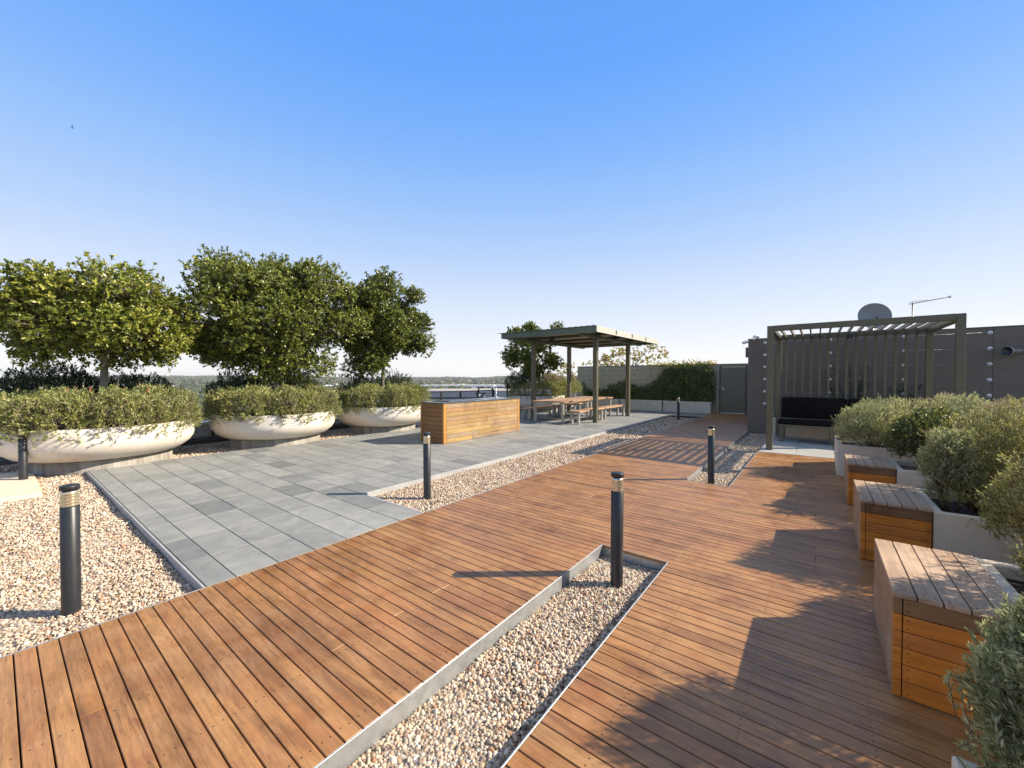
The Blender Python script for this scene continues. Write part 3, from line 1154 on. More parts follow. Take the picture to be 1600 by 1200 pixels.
back = [((1.55, 8.75, .86), (.5, .42, .36), 'leaf_mauve', 'brownish mauve bush in the back row nearest the pergola'),
        ((2.35, 8.6, .88), (.55, .45, .36), 'leaf_olive', 'olive bush of the back row in front of the right pergola post'),
        ((1.55, 7.75, .88), (.48, .45, .38), 'leaf_grey', 'grey green domed bush of the back row above the farthest timber box'),
        ((2.35, 7.6, .86), (.5, .5, .36), 'leaf_mauve', 'dry mauve tinted bush low in the middle of the back row'),
        ((3.3, 8.2, .84), (.6, .5, .36), 'leaf_grey', 'pale grey bush of the back row under the last wire discs'),
        ((1.70, 6.55, .86), (.45, .5, .38), 'leaf_mauve', 'mauve brown bush between the leafy shrub and the tall olive bush'),
        ((2.5, 6.5, .84), (.5, .55, .38), 'leaf_olive', 'olive green bush at the right edge under the floodlight'),
        ((1.85, 5.4, .84), (.45, .5, .38), 'leaf_grey', 'grey green bush behind the tall olive bush'),
        ((2.0, 4.3, .82), (.5, .55, .38), 'leaf_olive', 'olive bush behind the dark bush at the right edge'),
        ((3.6, 7.0, .84), (.6, .6, .36), 'leaf_mauve', 'rearmost dry bush cut by the right edge'),
        ((1.15, 7.55, .72), (.36, .5, .38), 'leaf_olive', 'low olive bush spilling between the end planter and the farthest box'),
        ((1.62, 5.95, .70), (.36, .5, .42), 'leaf_grey', 'grey green bush filling the gap left of the tall olive bush'),
        ((2.9, 5.6, .86), (.55, .6, .38), 'leaf_grey', 'pale bush behind the olive bush under the floodlight')]
for c, rad, m_, lab in back:
    bush('rosemary_bush', lab, 'bush', [(c, rad, 2600)], m_, (c[0], c[1], .4), 'bushes in the stepped planter', sl=.07, nl=13, ll=.023, lw=.0054, amp=.2, up=.42, inner=.35)
# bushes standing just outside the frame on the right: they throw the leafy shade on the near deck
for c, rad, lab in [((1.0, .25, .75), (.5, .5, .5), 'grey bush in the near planter outside the right edge of the view'),
                    ((2.0, 2.0, .72), (.5, .6, .40), 'grey bush behind the nearest bay outside the right edge of the view')]:
    bush('rosemary_bush', lab, 'bush', [(c, rad, 1600)], 'leaf_grey', (c[0], c[1], .4), 'bushes in the stepped planter', sl=.12, nl=12, ll=.032, lw=.0065, up=.5, inner=.4)

# ------------------------------------------------------------------ round planters, their shrubs and trees
def tree_crown(c, rad, nclus, seed, leafL=.062, leafW=.028, k=9, low=.0, holes=.16, nl=26, boxy=2.25):
    """leaf rosettes gathered in many uneven lumps of an ellipsoid envelope"""
    r_ = np.random.default_rng(seed)
    c, rad = np.array(c, float), np.array(rad, float)
    U = unit(r_.normal(size=(nl * 3, 3)))
    q = r_.uniform(.35, .86, nl * 3)
    U = U / (np.abs(U) ** boxy).sum(1, keepdims=True) ** (1 / boxy)
    LC = c + U * rad * q[:, None]
    LC = LC[LC[:, 2] > c[2] - rad[2] * .86][:nl]
    LR = r_.uniform(.16, .33, len(LC)) * rad.mean()
    idx = r_.integers(0, len(LC), nclus)
    U2 = unit(r_.normal(size=(nclus, 3)))
    rad2 = LR[idx] * np.where(r_.random(nclus) < .12, r_.uniform(1.0, 1.32, nclus), r_.uniform(.35, 1.08, nclus))
    P = LC[idx] + U2 * rad2[:, None] * np.array([1, 1, .85])
    # keep only the clusters near the outside, plus some inner ones
    e = np.linalg.norm((P - c) / rad, axis=1)
    keep = (r_.random(nclus) < np.clip((e - .25) * 1.8, .25, 1)) & (P[:, 2] > c[2] - rad[2] * (1.0 - low))
    ph = np.sin(P[:, 0] * 5.3 + 1) * np.sin(P[:, 1] * 4.7 + 2) * np.sin(P[:, 2] * 6.1)
    keep &= ph > -1 + 2 * holes * .8
    P, U2 = P[keep], U2[keep]
    out = unit((P - c) / rad)
    ax = unit(out * .7 + U2 * .5 + np.array([0, 0, .35]) + r_.normal(size=P.shape) * .25)
    n_ = len(P)
    side = r_.normal(size=(n_, k, 3))
    side = unit(side - np.sum(side * ax[:, None], -1, keepdims=True) * ax[:, None])
    op = r_.uniform(.35, 1.25, (n_, k, 1))
    D = unit(ax[:, None] * np.cos(op) + side * np.sin(op))
    PP = P[:, None] + ax[:, None] * r_.uniform(-.05, .03, (n_, k, 1))
    D = D.reshape(-1, 3)
    PP = PP.reshape(-1, 3)
    nn = np.repeat(ax, k, 0) + r_.normal(size=D.shape) * .35
    lv = leaf_arrays(PP, D, leafL * r_.uniform(.6, 1.2, len(D)), leafW * r_.uniform(.75, 1.2, len(D)), .14, .14, 'leaf', nn)
    st = stem_arrays(P - ax * r_.uniform(.08, .2, (n_, 1)), P, .0035)
    return lv, st, LC


def tree(lab, x, y, zb, ztrunk, c, rad, nclus, seed, mat='leaf_tree', lean=0, group='trees in the round planters', tr=.055, name='rooftop_tree', **kw):
    t = thing(name, lab, 'tree', (x, y, zb), group)
    lv, st, LC = tree_crown(c, rad, nclus, seed, **kw)
    mesh_tris('crown', lv[0], lv[1], M[mat], t)
    mb = MB()
    top = (x + lean, y + .03, ztrunk)
    mb.tube([(x, y, zb), (x + .02, y - .01, (zb + ztrunk) / 2), top, (top[0], top[1], ztrunk + .25)], [tr * 1.25, tr, tr * .9, tr * .5], 12)
    for i, q in enumerate(LC):
        if i % 2:
            continue
        q = Vector(q)
        a = Vector(top) - Vector((0, 0, random.uniform(0, .12)))
        m1 = a.lerp(q, .45) + Vector((random.uniform(-.1, .1), random.uniform(-.1, .1), random.uniform(.0, .15)))
        mb.tube([a, m1, q], [tr * .5, tr * .32, tr * .1], 6)
    if name == 'golden_tree':
        st = (st[0][:0], st[1][:0])
    b_ = len(mb.v)
    mb.v += [tuple(p) for p in st[0]]
    mb.f += [tuple(f) for f in (st[1] + b_).tolist()]
    mb.m += [0] * len(st[1])
    mb.sm += [False] * len(st[1])
    mb.build('trunk', M['bark'], t)
    return t


def ring_shrub(lab, cx, cy, seed, n=3600):
    t = thing('planter_groundcover', lab, 'shrub', (cx, cy, .66), 'low shrubs edging the round planters')
    r_ = np.random.default_rng(seed)
    a = r_.uniform(0, 2 * math.pi, n)
    # radial section: from the rim overhang up and over to the inside
    s = r_.random(n) ** .8
    lum = .06 * np.sin(a * 7 + seed) + .04 * np.sin(a * 13 + 2 * seed) + .03 * np.sin(a * 29)
    dp = np.where(r_.random(n) < .35, r_.uniform(.06, .22, n), 0)
    rr = -dp + np.where(s < .5, 1.36 + lum - .12 * (s / .5), 1.24 - (s - .5) / .5 * .75) + r_.normal(size=n) * .03
    zz = -dp * .5 + np.where(s < .5, .56 + (s / .5) * .56 + lum, 1.14 + .10 * np.sin((s - .5) * 3.1) + lum * .8) + r_.normal(size=n) * .03
    tip = np.stack([cx + rr * np.cos(a), cy + rr * np.sin(a), zz], 1)
    outw = np.stack([np.cos(a), np.sin(a), np.zeros(n)], 1)
    o_ = np.clip(1 - s * 1.4, 0, 1)[:, None]
    D = unit(outw * (o_ * .9 + .1) + np.array([0, 0, 1]) * (.75 - o_ * .35) + r_.normal(size=(n, 3)) * .33)
    nl = 11
    SL = r_.uniform(.08, .17, n)
    base = tip - D * SL[:, None]
    tt = np.tile(np.linspace(.15, 1.0, nl), (n, 1))
    P = base[:, None] + D[:, None] * (SL[:, None] * tt)[..., None]
    side = unit(r_.normal(size=(n, nl, 3)))
    LD = unit(D[:, None] + side * (.95 - .5 * tt)[..., None])
    P, LD = P.reshape(-1, 3), LD.reshape(-1, 3)
    lv = leaf_arrays(P, LD,   .052 * r_.uniform(.6, 1.25, len(P)), .0145 * r_.uniform(.7, 1.3, len(P)), kind='needle', droop=.08)
    mesh_tris('foliage', lv[0], lv[1], M['leaf_bowl'], t)
    st = stem_arrays(base - D * .06, tip, .0025)
    mesh_tris('stems', st[0], st[1], M['deadstem'], t)
    return t


def bowl(lab, cx, cy, Rb=1.27, seed=0):
    t = thing('bowl_planter', lab, 'planter', (cx, cy, 0), 'big round concrete bowl planters')
    mb = MB()
    mb.lathe([(.80, .15), (.96, .158), (1.08, .20), (Rb - .07, .30), (Rb - .015, .39), (Rb, .47), (Rb - .004, .58), (Rb - .022, .685), (Rb - .035, .70), (Rb - .09, .70), (Rb - .10, .66), (Rb - .12, .60)], (cx, cy, 0), 96)
    mb.build('bowl', M['bowl'], t)
    mb = MB()
    mb.lathe([(.93, -.12), (.93, .14), (.90, .152), (.5, .154)], (cx, cy, 0), 72)
    mb.build('plinth', M['plinth'], t)
    mb = MB()
    mb.lathe([(.001, .66), (.7, .65), (Rb - .105, .62)], (cx, cy, 0), 48)
    mb.build('soil', M['soil'], t)
    return t


BX = -10.2
bowl('biggest cream bowl planter, cut by the left edge, on a stained concrete plinth', BX, 1.22)
bowl('second cream bowl planter from the left, under the tallest broad tree', BX, 4.10)
bowl('third cream bowl planter, partly hidden by the timber barbecue counter', BX, 7.02)
bowl('distant bowl planter behind the left shelter post', BX, 15.2)
ring_shrub('yellow green narrow leaved groundcover spilling over the leftmost bowl planter', BX, 1.22, 1, 8500)
ring_shrub('yellow green groundcover around the rim of the second bowl planter', BX, 4.10, 2, 7500)
ring_shrub('dense rounded groundcover in the third bowl planter beside the barbecue counter', BX, 7.02, 3, 7000)
ring_shrub('small looking groundcover in the distant bowl planter beyond the picnic tables', BX, 15.2, 4, 3000)
dk = dict(sl=.10, nl=9, ll=.034, lw=.014, up=.5, inner=.4, kind='leaf')
bush('dark_shrub', 'dark green mounded shrub behind the trunk in the leftmost bowl', 'shrub',
     [((-10.75, .65, 1.25), (.5, .75, .46), 2000), ((-10.8, 1.75, 1.18), (.5, .6, .40), 1300), ((-10.6, 2.1, 1.05), (.35, .4, .2), 500)], 'leaf_dark', (-10.6, 1.3, .62), 'dark shrubs in the round planters', **dk)
bush('dark_shrub', 'dark green shrub in the shade under the broad second tree', 'shrub',
     [((-10.8, 3.6, 1.18), (.5, .7, .45), 1600), ((-10.7, 4.8, 1.2), (.5, .55, .48), 1400)], 'leaf_dark', (-10.6, 4.2, .62), 'dark shrubs in the round planters', **dk)
bush('dark_shrub', 'dark shrub rising at the back of the third bowl', 'shrub',
     [((-10.5, 6.6, 1.15), (.55, .6, .42), 1100), ((-10.3, 7.5, 1.2), (.5, .6, .45), 1100)], 'leaf_dark', (-10.5, 7.0, .62), 'dark shrubs in the round planters', **dk)
bush('dark_shrub', 'wide dark green hedge behind the left shelter post', 'hedge',
     [((-10.9, 14.7, 1.2), (.6, .8, .62), 1300), ((-11.1, 15.8, 1.2), (.6, .8, .6), 1000), ((-10.4, 16.4, 1.1), (.6, .7, .7), 900)], 'leaf_dark', (-10.8, 15.4, .3), 'dark shrubs in the round planters', **dk)
bush('leafy_shrub', 'brownish pink shrub between the two left shelter posts', 'shrub',
     [((-10.0, 16.3, 1.35), (.5, .7, .45), 1000)], 'leaf_mauve', (-10.0, 16.2, .5), 'bushes at the far left corner', sl=.12, nl=9, ll=.045, lw=.012)
bush('leafy_shrub', 'yellow green shrub behind the picnic tables', 'shrub',
     [((-9.3, 16.2, .95), (.6, .7, .42), 1300), ((-9.7, 17.3, .95), (.6, .6, .55), 900)], 'leaf_bowl', (-9.5, 16.6, .2), 'bushes at the far left corner', sl=.12, nl=9, ll=.05, lw=.014)

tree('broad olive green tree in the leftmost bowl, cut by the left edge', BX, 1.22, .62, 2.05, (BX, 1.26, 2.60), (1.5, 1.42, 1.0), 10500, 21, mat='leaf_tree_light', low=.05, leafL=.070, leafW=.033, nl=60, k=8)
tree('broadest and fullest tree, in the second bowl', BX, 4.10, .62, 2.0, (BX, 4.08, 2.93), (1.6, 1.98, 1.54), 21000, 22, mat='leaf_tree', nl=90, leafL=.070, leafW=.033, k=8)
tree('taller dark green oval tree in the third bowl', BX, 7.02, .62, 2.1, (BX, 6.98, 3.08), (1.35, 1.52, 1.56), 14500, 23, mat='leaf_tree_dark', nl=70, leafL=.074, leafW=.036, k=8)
tree('small dark tree showing behind the left side of the shelter', BX, 15.1, .62, 1.75, (BX - .1, 15.05, 2.9), (1.45, 1.5, 1.5), 3600, 24, mat='leaf_tree_dark', holes=.22, leafL=.095, leafW=.048)
# coral shoots in the first bowl
t = thing('coral_shoots', 'thin coral red shoots at the foot of the trunk in the leftmost bowl', 'plant', (-9.95, 1.2, 1.0))
for i in range(9):
    x, y = -9.75 + random.uniform(-.3, .25), 1.2 + random.uniform(-.75, .6)
    h = random.uniform(.10, .18)
    mb = MB()
    mb.tube([(x, y, 1.1), (x + random.uniform(-.02, .02), y + .01, 1.20 + h * .6), (x + random.uniform(-.03, .03), y + .04, 1.20 + h)], [.009, .008, .004], 5)
    mb.build('shoot', M['red'], t)

# gold tree and climber at the far wall
tree('sparse golden tree crown rising behind the far wall', -7.8, 20.6, -.2, 1.9, (-7.9, 20.6, 2.55), (2.4, .9, .82), 620, 31, mat='leaf_gold', group='trees beyond the far wall', name='golden_tree', holes=.3, leafL=.10, leafW=.05, k=7)
tree('golden bushy tree above the wall end, left of the far wall', -11.0, 20.2, -.2, 1.2, (-10.9, 20.2, 1.7), (1.1, .9, .85), 420, 32, mat='leaf_gold', group='trees beyond the far wall', name='golden_tree', holes=.25, leafL=.09, leafW=.045, k=7)


def wall_climber(lab, pts, n, mat, name='climbing_vine'):
    """leaves on the wall face under a height profile given as (x, z top)"""
    xs_, zs_ = np.array([p[0] for p in pts]), np.array([p[1] for p in pts])
    t = thing(name, lab, 'climber', (xs_.mean(), 18.6, .43), 'climbers on the far wall')
    x = rng.uniform(xs_.min(), xs_.max(), n)
    zt = np.interp(x, xs_, zs_) + .06 * np.sin(x * 9) + .05 * np.sin(x * 23 + 1)
    z = .42 + (zt - .42) * rng.random(n) ** .9
    dep = .10 + .22 * rng.random(n) ** .7 + .06 * np.sin(x * 7 + z * 5)
    P = np.stack([x, 18.78 - dep, z], 1)
    D = unit(np.stack([rng.normal(size=n) * .6, -np.abs(rng.normal(size=n)) * .5, rng.normal(size=n) * .6 - .1], 1))
    nn = np.array([0, -1, .35]) + rng.normal(size=(n, 3)) * .45
    lv = leaf_arrays(P, D, .085 * rng.uniform(.6, 1.2, n), .045 * rng.uniform(.7, 1.2, n), .12, .1, 'leaf', nn)
    mesh_tris('foliage', lv[0], lv[1], M[mat], t)
    mb = MB()
    for i in range(26):
        x0 = random.uniform(xs_.min(), xs_.max())
        zt_ = float(np.interp(x0, xs_, zs_))
        pp = [(x0, 18.7, .42)]
        for q in range(1, 5):
            pp.append((x0 + random.uniform(-.12, .12) * q, 18.74, .42 + (zt_ - .42) * q / 4))
        mb.tube(pp, .008, 5)
    mb.build('stems', M['stem'], t)
    return t


wall_climber('dense dark green climber covering the far wall up to its top beside the door', [(-5.95, 1.3), (-5.6, 1.75), (-5.1, 2.02), (-4.3, 2.12), (-3.6, 2.08), (-3.45, 1.6)], 5200, 'leaf_vine')
wall_climber('low dark climber along the left half of the far wall behind the shelter posts', [(-9.6, 1.2), (-9.2, .85), (-8.4, .9), (-7.9, 1.2), (-7.3, 1.3), (-6.8, 1.05), (-6.2, 1.15), (-5.9, 1.3)], 3600, 'leaf_vine')
wall_climber('thin golden topped climber lying along the crest of the far wall', [(-5.9, 1.9), (-5.2, 2.12), (-4.2, 2.2), (-3.5, 2.12)], 10, 'leaf_gold')
t = thing('golden_vine', 'sunlit golden leaves of the climber spilling over the top of the far wall', 'climber', (-5, 18.8, 2.0))
n = 900
P = np.stack([rng.uniform(-6.4, -3.45, n), 18.85 + rng.normal(size=n) * .14, 2.02 + np.abs(rng.normal(size=n)) * .10], 1)
lv = leaf_arrays(P, rng.normal(size=(n, 3)) + np.array([0, 0, .5]), .085 * rng.uniform(.6, 1.2, n), .045, .12, .1, 'leaf')
mesh_tris('foliage', lv[0], lv[1], M['leaf_gold'], t)

# bare climber stems on the tall wall behind the pergola
def wall_twigs(lab, x0, z0, spread, height, seed, nl=160):
    t = thing('wall_creeper', lab, 'climber', (x0, 13.05, z0), 'sparse creepers on the tall wall')
    random.seed(seed)
    mb = MB()
    LP = []
    for i in range(7):
        p = [x0 + random.uniform(-.05, .05), 13.06, z0]
        pp = [tuple(p)]
        dx = random.uniform(-spread, spread) / 7
        for q in range(7):
            p = [p[0] + dx + random.uniform(-.03, .03), 13.06 + random.uniform(-.01, .01), p[2] + height / 7 * random.uniform(.4, 1.1)]
            pp.append(tuple(p))
            if q:
                LP.append(p)
        mb.tube(pp, [.008 - .0008 * k_ for k_ in range(8)], 5)
    mb.build('stems', M['under'], t)
    LP = np.array(LP)
    idx = rng.integers(0, len(LP), nl)
    P = LP[idx] + rng.normal(size=(nl, 3)) * np.array([.05, .015, .05])
    lv = leaf_arrays(P, rng.normal(size=(nl, 3)), .05, .025, .12, .1, 'leaf', np.array([0, -1, .3]) + rng.normal(size=(nl, 3)) * .4)
    mesh_tris('foliage', lv[0], lv[1], M['leaf_dark'], t)


wall_twigs('sparse creeper climbing the tall wall behind the bench back', .62, .45, .5, 1.5, 4, 240)
wall_twigs('dark creeper tangle on the tall wall behind the right trellis slats', 1.75, .45, .6, 1.0, 5, 320)
wall_twigs('tiny creeper on the tall wall behind the left end of the bench', -.35, .5, .5, .6, 6, 90)
random.seed(12)

# ------------------------------------------------------------------ pergola with bench
pg = thing('steel_pergola', 'bronze steel pergola with slatted roof and back screen against the tall wall', 'pergola', (.55, 11, 0))
FY, RY, X0, X1, ZT = 9.84, 12.15, -.78, 1.89, 2.57
for x, y in ((X0, FY), (X1, FY), (X0, RY), (X1, RY)):
    mb = MB()
    mb.box(x - .055, x + .055, y - .055, y + .055, 0, ZT - .003 if y == FY else ZT - .006, .004)
    mb.build('post', M['bronze'], pg)
for (a, b_, c_, e_) in ((X0 + .056, X1 - .056, FY - .053, FY + .053), (X0 + .056, X1 - .056, RY - .053, RY + .053)):
    mb = MB()
    mb.box(a, b_, c_, e_, ZT - .11, ZT, .004)
    mb.build('beam', M['bronze'], pg)
for x in (X0, X1):
    mb = MB()
    mb.box(x - .053, x + .053, FY + .056, RY - .056, ZT - .11, ZT - .001, .004)
    mb.build('side_beam', M['bronze'], pg)
for i in range(15):
    x = -.62 + i * .1655
    mb = MB()
    mb.box(x - .012, x + .012, FY + .054, RY - .054, ZT - .092, ZT - .010, .002)
    mb.build('rafter', M['bronze'], pg)
    mb = MB()
    mb.box(x - .022, x + .022, RY - .02, RY + .02, .55, ZT - .111, .002)
    mb.build('screen_slat', M['bronze'], pg)
mb = MB()
mb.box(X0 + .056, X1 - .056, RY - .021, RY + .021, .50, .548, .002)
mb.build('screen_rail', M['bronze'], pg)
mb = MB()
mb.box(.50, .62, FY + 1.7, FY + 1.82, ZT - .2, ZT - .112, .006)
mb.build('downlight', M['black'], pg)

bn = thing('cushioned_bench', 'bronze steel bench with black seat and back cushions under the pergola', 'bench', (.5, 11.5, 0))
mb = MB()
mb.box(-.72, 1.8, 11.25, 11.95, .345, .405, .004)
mb.build('seat_frame', M['bronze'], bn)
for x in (-.66, .27, 1.72):
    for y in (11.31, 11.88):
        mb = MB()
        mb.box(x - .04, x + .04, y - .04, y + .04, 0, .344, .004)
        mb.build('leg', M['bronze'], bn)


def cushion(x0, x1, y0, y1, z0, z1, r=.03, tilt=0, name='cushion'):
    mb = MB()
    Mx = Matrix.Translation((0, y1, z0)) @ Matrix.Rotation(R(tilt), 4, 'X') @ Matrix.Translation((0, -y1, -z0))
    mb.box(x0, x1, y0, y1, z0, z1, r, Mx)
    o = mb.build(name, M['cushion'], bn)
    bv = o.modifiers.new('b', 'BEVEL')
    bv.width = .012
    bv.segments = 2
    bv.angle_limit = R(20)
    for p in o.data.polygons:
        p.use_smooth = True


cushion(-.74, .52, 11.22, 11.9, .408, .50, .03, name='seat_cushion')
cushion(.53, 1.80, 11.22, 11.9, .408, .50, .03, name='seat_cushion')
cushion(-.70, .55, 11.84, 11.95, .505, 1.02, .035, -4, 'back_cushion')
cushion(.56, 1.80, 11.84, 11.95, .505, 1.02, .035, -4, 'back_cushion')
t = thing('low_trough', 'cream low planter wall behind the cushioned bench', 'planter', (1, 12.7, 0))
mb = MB()
mb.box(-1.0, 3.2, 12.32, 12.40, -.03, .47, .006)
mb.box(-1.0, -.93, 12.402, 13.08, -.03, .469, .006)
mb.build('planter_wall', M['planter'], t)
mb = MB()
mb.box(-.928, 3.2, 12.402, 13.08, -.03, .42)
mb.build('soil', M['soil'], t)

# ------------------------------------------------------------------ shelter
sh = thing('picnic_shelter', 'flat roofed grey green steel shelter over the picnic tables', 'shelter', (-7.1, 13.7, 0))
for x, y in ((-8.42, 12.3), (-5.85, 12.2), (-8.45, 15.05), (-5.85, 15.05)):
    mb = MB()
    mb.box(x - .07, x + .07, y - .07, y + .07, -.01, 2.80, .004)
    mb.build('post', M['bronze'], sh)
RX0, RX1, RY0, RY1 = -8.82, -5.2, 10.88, 16.6
for x in (-8.43, -5.85):
    mb = MB()
    mb.box(x - .06, x + .06, RY0 + .25, RY1 - .25, 2.803, 2.90, .004)
    mb.build('beam', M['greensteel'], sh)
for y in (12.35, 13.75, 15.15):
    mb = MB()
    mb.box(RX0 + .05, RX1 + .012, y - .05, y + .05, 2.903, 3.03, .004)
    mb.build('purlin', M['frame'], sh)
mb = MB()
mb.box(RX0, RX1, RY0, RY0 + .03, 2.86, 3.045, .003)
mb.box(RX0, RX1 - .002, RY0 + .031, RY0 + .12, 2.862, 2.875)
mb.build('front_fascia', M['greensteel'], sh)
mb = MB()
mb.box(RX0, RX1, RY1 - .03, RY1, 2.86, 3.045, .003)
mb.build('rear_fascia', M['greensteel'], sh)
mb = MB()
mb.box(RX1 - .03, RX1 + .004, RY0 + .032, RY1 - .032, 2.862, 3.044, .003)
mb.build('side_fascia', M['lightsteel'], sh)
mb = MB()
mb.box(RX0 - .002, RX0 + .03, RY0 + .032, RY1 - .032, 2.862, 3.044, .003)
mb.build('far_fascia', M['greensteel'], sh)
mb = MB()
x = RX0 - .09
vs_, fs_ = [], []
k = 0
while x < RX1 + .08:
    for dx, z in ((0, 3.05), (.03, 3.062), (.05, 3.062), (.08, 3.05)):
        vs_ += [(x + dx, RY0 - .05, z), (x + dx, RY1 + .05, z)]
        k += 1
    x += .20
for i in range(k - 1):
    fs_.append((2 * i, 2 * i + 2, 2 * i + 3, 2 * i + 1))
mb.add(vs_, fs_)
ro = mb.build('roof_sheet', M['roofsheet'], sh)
sm_ = ro.modifiers.new('s', 'SOLIDIFY')
sm_.thickness = .006
mb = MB()
mb.box(RX0 + .05, RX1 - .05, RY0 + .13, RY1 - .05, 2.995, 3.0)
mb.build('soffit', M['lightsteel'], sh)
mb = MB()
mb.box(-7.2, -7.08, 11.5, 11.62, 2.74, 2.90, .006)
mb.build('downlight', M['black'], sh)


def slab_table(name, lab, cat, x0, x1, y0, y1, z, grp, nb):
    t = thing(name, lab, cat, ((x0 + x1) / 2, (y0 + y1) / 2, 0), grp)
    mb = MB()
    w = (x1 - x0) / nb
    for i in range(nb):
        mb.box(x0 + i * w + .003, x0 + (i + 1) * w - .003, y0, y1, z - .04, z + random.uniform(-.001, .001), .003)
    mb.build('tabletop' if cat == 'table' else 'seat', M['table'], t)
    for y in (y0 + .1, y1 - .1):
        mb = MB()
        a, b_ = x0 + .06, x1 - .06
        mb.box(a, a + .06, y - .05, y + .05, .0, z - .041, .002)
        mb.box(b_ - .06, b_, y - .05, y + .05, .0, z - .041, .002)
        mb.box(a + .061, b_ - .061, y - .05, y + .05, .0, .012, .002)
        mb.box(a + .061, b_ - .061, y - .05, y + .05, z - .055, z - .041, .002)
        mb.build('leg_frame', M['tabsteel'], t)


slab_table('picnic_table', 'nearer timber topped picnic table under the shelter', 'table', -7.75, -6.48, 11.2, 13.12, .72, 'picnic tables', 9)
slab_table('picnic_table', 'farther timber topped picnic table, towards the far wall', 'table', -7.75, -6.48, 13.2, 15.12, .72, 'picnic tables', 9)
slab_table('picnic_bench', 'near right picnic bench beside the front shelter post', 'bench', -6.38, -5.96, 11.3, 13.2, .43, 'picnic benches', 3)
slab_table('picnic_bench', 'far right picnic bench running on behind the first right bench', 'bench', -6.38, -5.96, 13.3, 15.2, .43, 'picnic benches', 3)
slab_table('picnic_bench', 'near left picnic bench beside the barbecue counter end', 'bench', -8.30, -7.88, 11.3, 13.2, .43, 'picnic benches', 3)
slab_table('picnic_bench', 'far left picnic bench in the shade behind the tables', 'bench', -8.30, -7.88, 13.3, 15.2, .43, 'picnic benches', 3)

# ------------------------------------------------------------------ barbecue counter
bq = thing('barbecue_counter', 'timber clad barbecue and sink counter with stone top on the paving', 'barbecue', (-7.05, 7.6, 0))
bx0, bx1, by0, by1, bz = -7.45, -6.66, 6.16, 9.03, .93
mb = MB()
mb.box(bx0 + .02, bx1 - .02, by0 + .02, by1 - .02, 0, bz - .03)
mb.build('carcass', M['under'], bq)
mb = MB()
nb = 9
hh = (bz - .03) / nb
for i in range(nb):
    z = .004 + i * hh
    cuts = [by0 + .09, by0 + .09 + random.uniform(.7, 1.9), by1 - .07]
    for a, b_ in zip(cuts[:-1], cuts[1:]):
        mb.box(bx1 - .019, bx1 + random.uniform(-.001, .001), a + .001, b_ - .001, z + .0025, z + hh - .0025, .002)
mb.build('front_cladding', M['clad'], bq)
mb = MB()
for i in range(nb):
    z = .004 + i * hh
    mb.box(bx0 + .06, bx1 - .045, by0 + .001, by0 + .019, z + .0025, z + hh - .0025, .002)
mb.build('end_cladding', M['cladx'], bq)
for (x, y) in ((bx1, by0), (bx1, by1), (bx0, by0)):
    mb = MB()
    sx_ = -1 if x == bx1 else 1
    sy_ = 1 if y == by0 else -1
    mb.box(x + .003 * -sx_, x + sx_ * .042, y - .003 * sy_, y + sy_ * .085 if y == by0 else y + sy_ * .065, .002, bz - .028, .003)
    mb.build('corner_post', M['corner'], bq)
mb = MB()
mb.box(bx0 - .015, bx1 + .012, by0 - .015, by1 + .015, bz - .026, bz, .003)
mb.build('benchtop', M['stone'], bq)
mb = MB()
mb.box(bx0 + .12, bx1 - .08, by0 + .25, by0 + 1.15, bz + .001, bz + .022, .006)
mb.build('hotplate', M['steel'], bq)
mb = MB()
mb.box(bx0 + .18, bx1 - .14, by0 + .31, by0 + 1.09, bz + .0225, bz + .028, .002)
mb.build('grill_surface', M['frame'], bq)
mb = MB()
sx0, sx1, sy0, sy1 = bx0 + .15, bx1 - .10, by0 + 1.5, by0 + 2.15
mb.box(sx0, sx1, sy0, sy0 + .04, bz + .001, bz + .010, .002)
mb.box(sx0, sx1, sy1 - .04, sy1, bz + .001, bz + .010, .002)
mb.box(sx0, sx0 + .04, sy0 + .041, sy1 - .041, bz + .001, bz + .010, .002)
mb.box(sx1 - .04, sx1, sy0 + .041, sy1 - .041, bz + .001, bz + .010, .002)
sk = mb.build('sink', M['steel'], bq)
mb = MB()
mb.box(sx0 + .042, sx1 - .042, sy0 + .042, sy1 - .042, bz + .001, bz + .003)
mb.build('basin_shade', M['glass'], sk)  # flat dark plate, its colour painting the shaded depth of the sink
mb = MB()
mb.box(bx0 + .12, bx1 - .08, by0 + 2.17, by0 + 2.6, bz + .001, bz + .007, .002)
mb.build('drainer', M['steel'], sk)
mb = MB()
tx, ty = -7.0, 8.42
mb.lathe([(.001, 0), (.026, 0), (.026, .05), (.020, .055), (.001, .056)], (tx, ty, bz + .001), 16)
pts = [(tx, ty, bz + .05), (tx, ty, bz + .28)]
for i in range(9):
    a = math.pi * i / 8
    pts.append((tx - .0 - (1 - math.cos(a)) * .03, ty - (1 - math.cos(a)) * .075, bz + .28 + .075 * math.sin(a)))
pts.append((tx - .06, ty - .15, bz + .23))
mb.tube(pts, .0115, 10)
mb.tube([(tx, ty, bz + .07), (tx - .02, ty - .06, bz + .12)], .007, 8)
mb.build('tap', M['steel'], bq)

